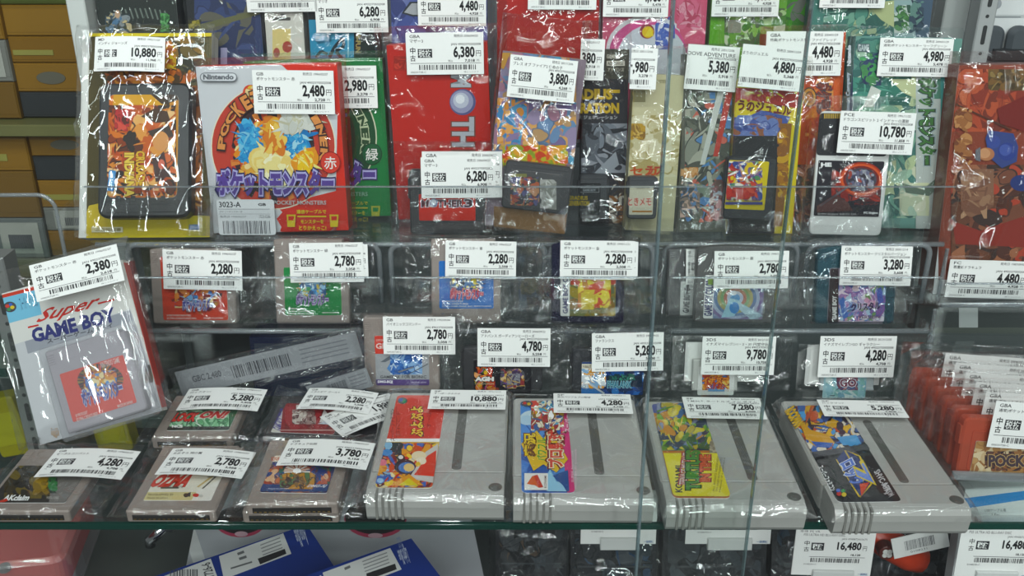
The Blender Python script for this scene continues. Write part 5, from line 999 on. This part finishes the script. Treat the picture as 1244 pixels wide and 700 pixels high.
def r1(c):
    c.rect(460, -80, 620, 190, '#4c5490'); c.splash(474, -20, 600, 60, ['#4a5694', '#5a68a8', '#3c4478', '#6a74a8'], 20, 3, .6, .15); c.P([(488, 16), (498, 2), (520, 2), (530, 20), (500, 20)], '#30343c'); c.P([(491, 15), (500, 4), (518, 4), (526, 18), (502, 18)], '#aeb0b4'); c.line([(540, 33), (548, 37), (556, 32)], .002, '#8a8c94')
top([(474, -72), (594, -72), (590, 150), (478, 150)], 'violet blue boxed game tagged 4,480 yen in the top row', '#464e86', r1, [(507, -14), (592, -15), (589, 32), (508, 31)], '4,480', '4,928', 'カービィ', 195)
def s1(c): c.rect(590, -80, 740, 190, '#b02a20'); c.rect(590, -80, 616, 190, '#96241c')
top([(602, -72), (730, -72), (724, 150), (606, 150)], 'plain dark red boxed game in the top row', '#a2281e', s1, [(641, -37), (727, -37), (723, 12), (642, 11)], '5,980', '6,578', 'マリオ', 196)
def t1(c):
    c.rect(720, -80, 880, 190, '#cf5a78'); c.oval(788, 62, 52, 44, '#e4e0e4'); c.oval(788, 64, 48, 41, '#d05a90'); c.oval(792, 70, 42, 40, '#c8ccd4'); c.splash(796, 20, 820, 60, ['#5a70b8', '#d8dce8', '#4a5ca8'], 20, 3, .3, .12); c.P([(820, 0), (856, 0), (852, 60), (836, 60), (826, 40)], '#d0607c'); c.splash(822, 0, 852, 36, ['#d8708c', '#b84a64', '#e09aac'], 12, 4, .4, .15); c.oval(786, 38, 9, 9, '#8c3a44'); c.oval(787, 39, 7, 7, '#d8b83c'); c.P([(783, 44), (790, 32), (794, 44)], '#e0cc50')
top([(732, -74), (862, -74), (852, 150), (732, 150)], 'pink boxed game with round badge tagged 4,980 yen in the top row', '#c4546e', t1, [(733, -25), (813, -25), (812, 21), (733, 20)], '4,980', '5,478', '星のカービィ', 197)
def u1(c):
    c.rect(850, -80, 980, 190, '#6aa03c'); c.splash(880, 10, 960, 60, ['#6a9a3c', '#8cb45c', '#4a7a34', '#a8c48c', '#5a6a4a', '#c4ccb0'], 40, 3, .4, .1, 2); c.rect(850, -80, 872, 190, '#5fa02c'); c.rect(884, 24, 900, 40, '#8c8a7c')
top([(864, -74), (958, -74), (948, 150), (860, 150)], 'leafy green boxed game tagged 4,480 yen in the top row', '#5a9a2c', u1, [(866, -28), (948, -28), (946, 20), (865, 20)], '4,480', '4,928', 'ゼルダの伝説', 198)
def v0(c):
    c.rect(940, -80, 1010, 190, '#4a8c2c'); c.splash(955, -10, 1000, 60, ['#4f9a2c', '#3c7a28', '#6a6c64', '#5cac34'], 14, 3, .5, .2, 3)
top([(955, -74), (1002, -74), (990, 150), (944, 150)], 'bright green boxed game between the leafy one and teal one in the top row', '#448028', v0, None, '', '', '', 199, Y=Y4 + .024)
def v1(c):
    c.rect(980, -80, 1150, 190, '#4f8278'); c.splash(1000, 0, 1085, 60, ['#5a9080', '#3c645c', '#7aa894', '#4a7a70', '#a8b890'], 30, 3, .5, .12); c.P([(1052, 4), (1090, 0), (1090, 36), (1070, 24)], '#bcc494'); c.rect(1086, -80, 1112, 190, '#9cb4b4'); c.splash(1086, 6, 1110, 40, ['#4c7a48', '#3a5a4c', '#c8d4cc', '#5f9058'], 22, 5, .4, .12); c.rect(1112, -80, 1150, 190, '#4c5e72'); c.splash(1104, 0, 1122, 40, ['#3c4c5c', '#6a8c84', '#2f3c4c'], 12, 6, .4, .15)
top([(984, -74), (1134, -74), (1122, 150), (984, 150)], 'teal boxed game with silver title band at right end of the top row', '#4a6c74', v1, [(1000, -38), (1078, -38), (1076, 10), (995, 9)], '4,980', '5,478', 'ポケットモンスター', 200)
# ---------------------------------------------------------------- left: corner post and the neighbouring shelf behind it
def post(name, label, px0, px1, Y, z0, z1, depth, mat, slots=False, cat='post'):
    x0, x1 = on_y(*px0, Y).x, on_y(*px1, Y).x; cx = (x0 + x1) / 2; hw = (x1 - x0) / 2
    e = thing(name, label, cat, None, (cx, Y, z0)); h = z1 - z0
    s = MB().box(-hw, hw, 0, depth, 0, h, .001).build('upright', mat, e)
    if slots:
        m = MB(); z = .006
        while z < h - .02: m.prism(rrect(-hw * .24, hw * .24, z, z + .016, hw * .2, 3), -.0004, .001, .0001); m.prism(ell(0, z + .0235, hw * .2, hw * .2, 12), -.0004, .001, .0001); z += .031
        m.build('mounting_slots', plastic('#2a2c2d', .6), s)
    return e
post('corner_post', 'white corner post of the cabinet at the upper left', (79, 0), (102, 0), .80, -.02, .6, .03, plastic('#c6c9c6', .45))
post('slotted_post', 'grey slotted metal post at the lower left behind the white boxed adapter', (22, 500), (46, 500), .66, -.2, .10, .02, plastic('#8b8d8c', .35, metal=.4), True)
post('slotted_post', 'silver slotted metal post at the upper right beside the white package', (1187, 30), (1208, 30), .84, .0, .6, .02, plastic('#b4b6b6', .35, metal=.3), True)
post('corner_post', 'pale metal corner post at upper right behind the teal box', (1146, 20), (1176, 20), .88, -.02, .6, .03, plastic('#b9bdbb', .3, metal=.2))
# neighbouring shelf with ochre cartons
OC, OD = '#846428', '#7c5f2a'
sh = thing('shelf_unit', 'neighbouring shelf unit with ochre cartons beyond the left corner post', 'shelf unit', loc=(-.62, 1.0, 0))
for z in (-.02, .13, .275):
    block('shelf_board', -1.05, -.36, .93, 1.24, z - .012, z, plastic('#6b6a44', .4), sh, .001, (-.62, 1.0, 0))
block('upright_panel', -.362, -.352, .95, 1.24, -.5, .6, plastic('#3c4042', .5), sh, .001, (-.62, 1.0, 0))
ords = ['lowest', 'second', 'third', 'fourth', 'fifth', 'sixth', 'seventh', 'topmost']
def pack(label, px0, px1, z, h, Y, col, kind):
    x0, x1 = on_y(px0, 150, Y).x, on_y(px1, 150, Y).x; w = (x1 - x0) / 2
    e = thing('flat_pack', label, 'pack', 'flat packs stacked on the neighbouring shelf', ((x0 + x1) / 2, Y, z))
    b = MB().box(-w, w, 0, .14, 0, h, .0012); b.box(-w * .96, w * .96, -.0004, .1, h * .12, h * .88, .0002); s = b.build('pack_body', plastic(col, .35), e)
    if kind == 1:
        m = MB().box(-w * .7, w * .8, -.0012, -.0002, h * .12, h * .9, .0001); m.build('paper_label', plastic('#a3a49c', .6), s); m = MB()
        for k in range(16): xx = -w * .4 + w * .9 * k / 16; m.box(xx, xx + .0014, -.0016, -.001, h * .25, h * .6, .0001)
        m.build('barcode', plastic('#4c4e50', .6), s)
    if kind == 2: MB().prism(ell(0, h * .5, w * .4, h * .22), -.0012, -.0002, .0001).build('oval_print', plastic('#5f5c50', .5), s)
    if kind == 3: MB().box(-w * .9, w * .2, -.0012, -.0002, h * .3, h * .5, .0001).build('printed_band', plastic('#8f8a4a', .5), s)
z = -.018
for k, (h, cl, kd) in enumerate(((.028, '#7d5c24', 0), (.025, '#6d6e68', 1), (.029, '#86642a', 3), (.025, '#2c2f31', 0), (.024, '#86642a', 2))):
    pack('flat %s pack, %s of the stack under the left shelf board' % ('ochre' if cl[1] in '78' else 'dark' if cl[1] == '2' else 'grey', ords[k] if k < 4 else 'topmost'), 30, 118, z, h, .955, cl, kd); z += h + .0006
z = .1312
for k, (h, cl, kd) in enumerate(((.025, '#2c2f31', 0), (.028, '#86642a', 2), (.025, '#7d5c24', 3), (.029, '#8a682c', 0), (.018, '#56602c', 0))):
    pack('flat %s pack, %s of the stack on the left shelf board' % (('dark', 'ochre', 'ochre', 'ochre', 'olive green')[k], ords[k] if k < 4 else 'topmost'), 30, 116, z, h, .955, cl, kd); z += h + .0006
z = .1312
for k, (h, cl, kd) in enumerate(((.036, '#6e5326', 0), (.040, '#6f706a', 1), (.034, '#86642a', 0))):
    pack('flat %s pack, %s of the upper stack at left picture edge' % (('brown', 'grey', 'ochre')[k], ('lowest', 'middle', 'topmost')[k]), -40, 27, z, h, .950, cl, kd); z += h + .0006
z = -.018
for k, (h, cl, kd) in enumerate(((.044, '#5f6462', 1), (.05, '#6e5326', 0), (.036, '#86642a', 3))):
    pack('flat %s pack, %s of the lower stack at left picture edge' % (('grey', 'brown', 'ochre')[k], ('lowest', 'middle', 'topmost')[k]), -40, 27, z, h, .950, cl, kd); z += h + .0006
for k, (x0, x1, h, cl, lb) in enumerate(((-.60, -.50, .10, '#3c4446', 'dark grey packed box far left below the ochre cartons'), (-.495, -.37, .085, '#33363a', 'black packed box left of the yellow pack, below the ochre cartons'))):
    e = thing('packed_box', lb, 'box', None, ((x0 + x1) / 2, .90, -.16)); w = (x1 - x0) / 2
    s = MB().box(-w, w, 0, .12, 0, h, .002).build('box_body', plastic(cl, .4), e)
    MB().box(-w * .5, w * .9, -.0008, .0002, h * .25, h * .7, .0002).build('paper_label', plastic('#8d918e', .6), s)
block('shelf_board', -1.05, -.36, .86, 1.24, -.172, -.16, plastic('#54605a', .4), sh, .001, (-.62, 1.0, 0))
# glass side panel of the cabinet, with a bright polished corner
x = on_y(40, 240, .70).x
gp = thing('acrylic_bin', 'clear rounded acrylic bin at the left behind the tilted white boxed adapter', 'bin', None, (x - .06, .70, 0))
MB().prism(rrect(-.075, .075, 0, .135, .012, 5), 0, .003, .0005).build('front_panel', ACRYLIC(), gp)
MB().tubepath([(-.072, .0015, .134)] + [(a, .0015, b) for a, b in rrect(-.075, .075, 0, .135, .012, 5)[6:12]][::-1] + [(.075, .0015, .004)], .0016, 8).build('front_rim', ACEDGE(), gp, smooth=True)
MB().box(.072, .075, .003, .09, 0, .12, .0005).build('side_panel', ACRYLIC(), gp)
def yellow_case(label, quad, Y, Z, col='#b5a520'):
    th = Th('plastic_case', label, 'plastic case', quad, Y=Y, Z=Z, lean=4, T=.018, free=True)
    m = MB().prism([(x, z + th.H / 2) for x, z in rrect(-th.W / 2, th.W / 2, -th.H / 2, th.H / 2, .003)], 0, .018, .001); s = m.build('case_shell', plastic(col, .3), th.e)
    MB().box(-th.W * .4, th.W * .4, -.0005, .0003, th.H * .2, th.H * .75, .0002).build('paper_insert', plastic('#c4b83c', .5), s)
yellow_case('yellow plastic case at left edge beside the slotted post', [(-14, 486), (24, 480), (30, 552), (-10, 560)], .70, -.16)
yellow_case('yellow plastic case showing below the tilted white boxed adapter', [(112, 500), (158, 494), (152, 548), (114, 552)], .76, -.16)
e = thing('glass_plate', 'dark green edged glass plate at the left edge', 'glass plate', None, (-.40, .60, .035))
MB().box(-.2, .045, 0, .2, 0, .006, .0008).build('pane', clear('shelf_glass'), e)
MB().box(-.2, .045, -.002, .0004, 0, .006, .0005).build('polished_edge', GE, e)
# ---------------------------------------------------------------- upper right: white package with dark pads
th = Th('white_package', 'white package with dark grey oval pads in the upper right corner', 'package', [(1178, -60), (1310, -60), (1300, 84), (1178, 80)], Y=.93, Z=.13, lean=2, T=.05, free=True)
s = carton(th, '#d4d6d6', .05)
c = Cv(th, base='#d6d8d8'); c.pm = True; c.clip = True
c.rect(1170, 18, 1320, 22, '#b8bcbc'); c.oval(1207, 4, 10, 8, '#a8acb0'); c.rect(1195, 20, 1240, 21.5, '#8c9094'); c.build('front_print', s)
for cx in (1202, 1232):
    a = th.loc(cx - 13, 45); b = th.loc(cx + 13, 45); t = th.loc(cx, 30); u = th.loc(cx, 72); m = MB().prism(rrect(a[0], b[0], u[1], t[1], .009, 6), -.012, -.0005, .004); m.build('dark_pad', plastic('#454b50', .5), s)
a = th.loc(1196, 72); b = th.loc(1262, 58); MB().box(a[0], b[0], -.016, -.004, a[1], b[1], .002).build('black_band', plastic('#1d2023', .4), s)
# right: small dark shelf goods under the tall red box
th = Th('boxed_game', 'black box with small yellowed spine label beside the tall red box', 'boxed game', [(1130, 300), (1152, 300), (1150, 364), (1131, 364)], Y=.722, Z=.048, lean=8, T=.02)
s = carton(th, '#2a2b2e', .02); c = Cv(th, base='#2c2c30'); c.pm = True; c.clip = True; c.rect(1140, 315, 1153, 364, '#b4ac94'); c.txt('GAME', 1143, 320, 1149, 350, '#3c3a34', .03, -90); c.build('front_print', s)
th = Th('dark_case', 'dark clear-lidded case on the shelf under the tall red box at right', 'case', [(1112, 372), (1300, 372), (1296, 424), (1112, 420)], Y=.735, Z=-.0, lean=6, T=.05)
s = carton(th, '#3a3f3e', .05); c = Cv(th, base='#3c4140'); c.pm = True; c.clip = True; c.rect(1165, 374, 1188, 412, '#c4c8c6'); c.rect(1110, 398, 1300, 424, '#565b54'); c.build('front_print', s)
MB().box(-th.W / 2 - .002, th.W / 2 + .002, -.006, .052, 0, .002, .0005).build('clear_tray', ACRYLIC(), s)

# ---------------------------------------------------------------- the lower shelf, seen under the glass edge
LZ = -.200
def flatbox(name, label, cat, quad, T, Z, col, fn=None, base=None, group=None, rough=.4, mat=None):
    th = Th(name, label, cat, quad, flat=True, T=T, Z=Z, group=group)
    m = MB().box(-th.W / 2, th.W / 2, 0, T, 0, th.H, .0008); m.box(-th.W * .4, th.W * .4, T * .06, T * .94, -.0004, .0003, .0001); s = m.build('box', mat or plastic(col, rough), th.e)
    if fn: c = Cv(th, base=base or col); c.pm = True; c.clip = True; fn(c); c.build('top_print', s)
    return th
def wb(c):
    c.rect(150, 600, 700, 800, '#c4c5cb'); c.P([(220, 640), (236, 640), (256, 700), (240, 700)], '#d8d8d8')
    c.oval(292, 634, 31, 19, '#c4506a'); c.oval(292, 632, 30, 17, '#2a2628'); c.oval(293, 649, 8, 3.2, '#dfb8c4'); c.oval(456, 631, 38, 23, '#c4506a'); c.oval(456, 628.5, 37, 21, '#2a2628'); c.oval(456, 651, 9, 3, '#e4b8c4')
flatbox('white_box', 'big white flat box with black and pink discs on the lower shelf', 'box', [(226, 560), (560, 560), (585, 700), (240, 790)], .030, LZ, '#c2c3c9', wb)
def bl(tx, col='#243a86'):
    def fn(c):
        c.rect(0, 560, 800, 900, col)
        if tx == 'Aqua Blue':
            c.P([(266, 676), (344, 648), (354, 673), (272, 704)], '#d3d2d0'); c.P([(313, 679), (346, 667), (348, 673), (316, 686)], '#2c2a2c')
            for k in range(4): c.P([(316 + k, 662 + k * 4), (340 + k, 653 + k * 4), (340.4 + k, 654.2 + k * 4), (316.4 + k, 663.2 + k * 4)], '#8a8a8c')
            c.P([(288, 672), (296, 669), (297, 672), (289, 675)], '#6a6a6c'); c.P([(290, 678), (299, 675), (300, 678), (291, 681)], '#6a6a6c'); c.P([(280, 690), (306, 682), (306.5, 684), (280.5, 692)], '#6a6a6c')
            c.P([(184, 706), (256, 679), (268, 712), (200, 735)], '#d6d5d3'); c.txt('31726-6', 247, 684, 259, 706, '#4a4a4e', .02, 108); c.bars(206, 692, 240, 712, '#4a4a4e', 3, 22)
            c.txt('Aqua Blue', 350, 643, 380, 656, '#c4cce4', .02, 198); c.txt('microSD card slot', 352, 640, 376, 645, '#8c9ac4', .0, 198)
        else:
            c.P([(392, 696), (474, 666), (488, 692), (400, 726)], '#d3d2d0'); c.P([(445, 697), (480, 685), (482, 692), (446, 705)], '#2c2a2c')
            for k in range(4): c.P([(440 + k, 682 + k * 4), (470 + k, 671 + k * 4), (470.4 + k, 672.2 + k * 4), (440.4 + k, 683.2 + k * 4)], '#8a8a8c')
            c.P([(418, 690), (425, 687), (426, 690), (419, 693)], '#6a6a6c'); c.P([(376, 706), (390, 699), (398, 722), (380, 730)], '#d6d5d3')
            c.txt('Light Blue', 477, 668, 502, 679, '#c4cce4', .02, 198); c.txt('microSD card slot', 476, 660, 497, 665, '#8c9ac4', .0, 198)
    return fn
flatbox('blue_box', 'blue console box with white label on the white box, left one of two', 'box', [(150, 715), (386, 632), (420, 740), (186, 828)], .024, LZ + .0305, '#243a86', bl('Aqua Blue'), group='blue boxes on the lower shelf')
flatbox('blue_box', 'blue console box with white label on the white box, right one of two', 'box', [(290, 729), (502, 654), (536, 706), (330, 786)], .024, LZ + .0550, '#243a86', bl('Light Blue'), group='blue boxes on the lower shelf')
# clear red shell at lower left in a clear case
th = Th('red_console_shell', 'clear red rounded console shell in a clear case, lower left corner', 'console shell', [(-80, 600), (92, 600), (96, 668), (-60, 702)], flat=True, T=.03, Z=-.13)
th.T = .03; W, H = th.W, th.H
m = MB().prism([(x, z + H / 2) for x, z in rrect(-W / 2, W / 2, -H / 2, H / 2, .010, 5)], 0, .03, .004); s = m.build('shell', clear('clear_rosy_plastic', tint=(.9, .4, .38), base=.05, edge=.5, rough=.12, haze=.55, hazecol=C('#d9645c')), th.e)
a = th.loc(5, 688); MB().prism(ell(a[0], a[1], .004, .004, 16), -.0006, .004, .0004).build('screw', plastic('#5a5654', .4), s)
m = MB().prism([(x, z + H / 2) for x, z in rrect(-W / 2 - .006, W / 2 + .006, -H / 2 - .006, H / 2 + .004, .012, 5)], -.004, .034, .003); m.build('clear_case', CASE(), th.e)
# chrome latch
e = thing('chrome_latch', 'chrome rounded latch under the glass shelf at left', 'latch', None, tuple(on_y(196, 652, .64))); R = random.Random(2)
m = MB().tubepath([(-.010, 0, -.009), (-.0095, 0, -.003), (-.004, .001, .001), (.006, .006, .012)], .0045, 10); m.build('handle', plastic('#c8cacc', .12, metal=1), e, smooth=True)
MB().tubepath([(.003, .006, .004), (.014, .012, .026)], .0065, 10).build('sleeve', plastic('#6a6e72', .3, metal=.6), e, smooth=True)
# dark packs and cards on the lower shelf
def dark_pack(label, quad, Y, seed, cols, tq=None, price='16,480', title='PS5'):
    th = Th('packed_game', label, 'packed game', quad, Y=Y, Z=LZ, lean=16, T=.02, group='dark packs standing on the lower shelf')
    s = carton(th, '#1d1f22', .02); c = Cv(th, base='#212327'); c.splash(.05, .05, .95, .95, cols, 40, seed, .4, .1); c.rect(.08, .78, .92, .80, '#3a3e42'); c.build('front_print', s)
    bag(th, .006, .006, 0, .010, yf=-.003, yb=.0205, seed=seed, amp=.003, cell=40, inner=.5)
    return th
DK = ['#2a2d31', '#1a1c1f', '#34383c', '#26282c', '#3a4046']
dark_pack('dark pack just right of the white box on the lower shelf', [(600, 600), (690, 600), (688, 740), (604, 740)], .66, 211, DK + ['#4a3c30'])
dark_pack('dark pack below the blue baseball label cartridge', [(692, 600), (800, 600), (796, 740), (694, 740)], .655, 212, DK + ['#2a4058', '#28343c'])
dark_pack('dark pack below the yellow label cartridge', [(806, 600), (936, 600), (926, 740), (804, 740)], .655, 213, DK)
dark_pack('dark pack behind the left 16,480 yen card', [(940, 600), (1060, 600), (1046, 760), (934, 760)], .66, 214, DK + ['#2c3c4a'])
dark_pack('dark pack behind the red controller', [(1066, 610), (1180, 610), (1164, 760), (1052, 760)], .665, 215, DK + ['#4a4c50'])
# price cards clipped on acrylic holders
def price_card(label, quad, Y, price, tax, title, hide=False):
    th = Th('price_card', label, 'price card', quad, Y=Y, Z=-.1, lean=8, T=.001, group='price cards of the lower shelf', free=True)
    c = Cv(th, y=0, base='#e3e2e0', edge=.0008)
    def tg():
        K = '#2b2b2e'; c.txt('本体 ' + title, .05, .05, .30, .10, K); c.txt('PS5 ULTRA HD BLU-RAY DISC', .10, .12, .62, .17, K); c.txt('JAN 4948872415675', .58, .20, .9, .25, K)
        c.txt('中', .12, .27, .185, .37, K, .012); c.txt('古', .12, .40, .185, .50, K, .012); c.rect(.21, .31, .37, .47, '#2c2c30'); c.txt('税抜', .225, .33, .355, .45, '#f2f2f0', .03)
        c.txt(price, .535, .28, .84, .48, '#1d1d1f', .035); c.txt('円', .86, .36, .91, .46, K); c.txt(tax, .72, .53, .84, .58, K, .03); c.rect(.2, .60, .9, .61, '#55555a'); c.bars(.22, .63, .84, .72, seed=len(label)); c.txt('0108230-C', .14, .75, .30, .78, '#55555a'); c.txt('一般店頭', .84, .93, .97, .98, '#3c6aa0', .02)
    tg(); s = c.build('card_print')
    MB().box(-th.W * .24, th.W * .28, -.003, .002, -.004, th.H * .13, .0006).build('holder_clip', plastic('#c9cac8', .35), th.e)
    MB().box(-th.W * .24, th.W * .28, .0012, .012, -.006, -.004, .0005).build('holder_foot', ACEDGE(), th.e)
price_card('price card reading 16,480 yen under the black label cartridge', [(966, 640), (1061, 644), (1061, 700), (963, 699)], .565, '16,480', '18,128', 'PS VR')
price_card('price card reading 16,480 yen in the lower right corner', [(1165, 636), (1262, 640), (1262, 702), (1163, 701)], .560, '16,480', '18,128', 'PS VR')
price_card('price card partly hidden under the blue baseball label cartridge', [(707, 596), (799, 596), (797, 661), (705, 661)], .60, '9,980', '10,978', 'PS VR')
price_card('price card partly hidden under the yellow label cartridge', [(836, 600), (940, 600), (936, 661), (832, 661)], .60, '9,980', '10,978', 'PS VR')
# red controller with white clover emblem and its tag
e = thing('game_controller', 'red controller with white clover emblem next to the left 16,480 yen card', 'game controller', None, tuple(on_y(1082, 664, .62)))
m = MB(); path = [(-.018, .02, .010), (-.012, .01, .006), (.0, .004, -.001), (.016, .002, -.010), (.026, .004, -.014)]
for i in range(len(path)): pass
m.tubepath(path, .0125, 14); m.build('body', plastic('#c8452e', .3), e, smooth=True)
mm = MB().prism(ell(-.008, .004, .0065, .0065, 20), -.0135, -.004, .0006); b = mm.build('button_plate', plastic('#5a2a24', .35), e)
cl = MB()
for k in range(4): a = math.pi / 4 + k * math.pi / 2; cl.prism(ell(-.008 + .0024 * math.cos(a), .004 + .0024 * math.sin(a), .0022, .0022, 12), -.0140, -.0132, .0002)
cl.build('clover_emblem', plastic('#e6e4e0', .4), b, smooth=False)
th = Th('barcode_card', 'white card with barcode leaning beside the red controller', 'card', [(1085, 655), (1150, 640), (1154, 664), (1084, 680)], Y=.60, Z=-.12, lean=10, T=.001, free=True)
c = Cv(th, y=0, base='#d9d8d6', edge=.0008); c.bars(.22, .25, .75, .72, '#55555a', 4, 40); c.txt('0108231', .3, .78, .6, .88, '#55555a'); c.build('card_print')
# blue and white packs at the right, below the row of clear red cartridges
for lb, q, Y, t in (('blue topped white pack below the clear red cartridges', [(1168, 596), (1300, 590), (1300, 640), (1170, 640)], .600, 0), ('blue topped white pack at right edge behind the right 16,480 yen card', [(1186, 636), (1310, 634), (1310, 690), (1188, 690)], .590, 1)):
    th = Th('boxed_cable', lb, 'package', q, Y=Y, Z=LZ, lean=4, T=.012, group='blue topped white packs on the lower shelf')
    s = carton(th, '#cfd2d4', .012); c = Cv(th, base='#d6d8d8'); c.pm = True; c.clip = True
    if not t: c.P([(1160, 607), (1240, 597), (1300, 591), (1300, 600), (1240, 608), (1160, 620)], '#2f8fd4'); c.txt('USBケーブル用', 1196, 618, 1222, 622, '#55585c', .01); c.txt('1.5m', 1205, 624, 1214, 628, '#55585c', .01)
    else: c.rect(1180, 630, 1320, 651, '#2c8cd0')
    c.build('front_print', s)
th = Th('clear_tray', 'clear tray with bright lip under the row of clear red cartridges', 'tray', [(1156, 580), (1320, 586), (1320, 594), (1156, 588)], Y=.519, Z=0.0, lean=0, T=.004)
MB().box(-th.W / 2, th.W / 2, 0, .003, 0, .006, .0006).build('tray_lip', ACEDGE(), th.e); MB().box(-th.W / 2, th.W / 2, .003, .10, 0, .0012, .0004).build('tray_floor', ACRYLIC(), th.e)

# goods glimpsed under the risers at the left of the middle row
th = Th('navy_box', 'dark navy glossy box under the risers between the red and grey cartridges', 'box', [(306, 410), (446, 410), (446, 482), (306, 482)], Y=.70, Z=0, lean=4, T=.04, free=True)
s = carton(th, '#1c2244', .04, rough=.25); MB().box(-th.W * .46, th.W * .1, -.0008, .0004, th.H * .55, th.H * .9, .0002).build('grey_panel', plastic('#3a4050', .4), s)
for lb, q, Y in (('grey barcode card lying tilted behind the 5,280 yen cartridge', [(212, 452), (430, 404), (442, 432), (222, 482)], .628), ('grey barcode card tilted behind the 2,280 yen dark red cartridge', [(372, 470), (446, 446), (452, 470), (380, 492)], .630)):
    th = Th('barcode_card', lb, 'card', q, Y=Y, Z=0, lean=8, T=.001, free=True, group='grey barcode cards under the risers')
    c = Cv(th, y=0, base='#8f9296', edge=.0006); c.bars(.30, .25, .62, .75, '#3c3e44', 6, 34); c.txt('GBC 2,480', .08, .3, .24, .6, '#4a4c52', .02)
    for k in range(4): c.rect(.68, .2 + k * .17, .94, .25 + k * .17, '#6a6c72')
    c.build('card_print'); bag(th, .004, .004, .004, .004, yf=-.002, yb=.0015, seed=int(q[0][0]), amp=.002, cell=40)
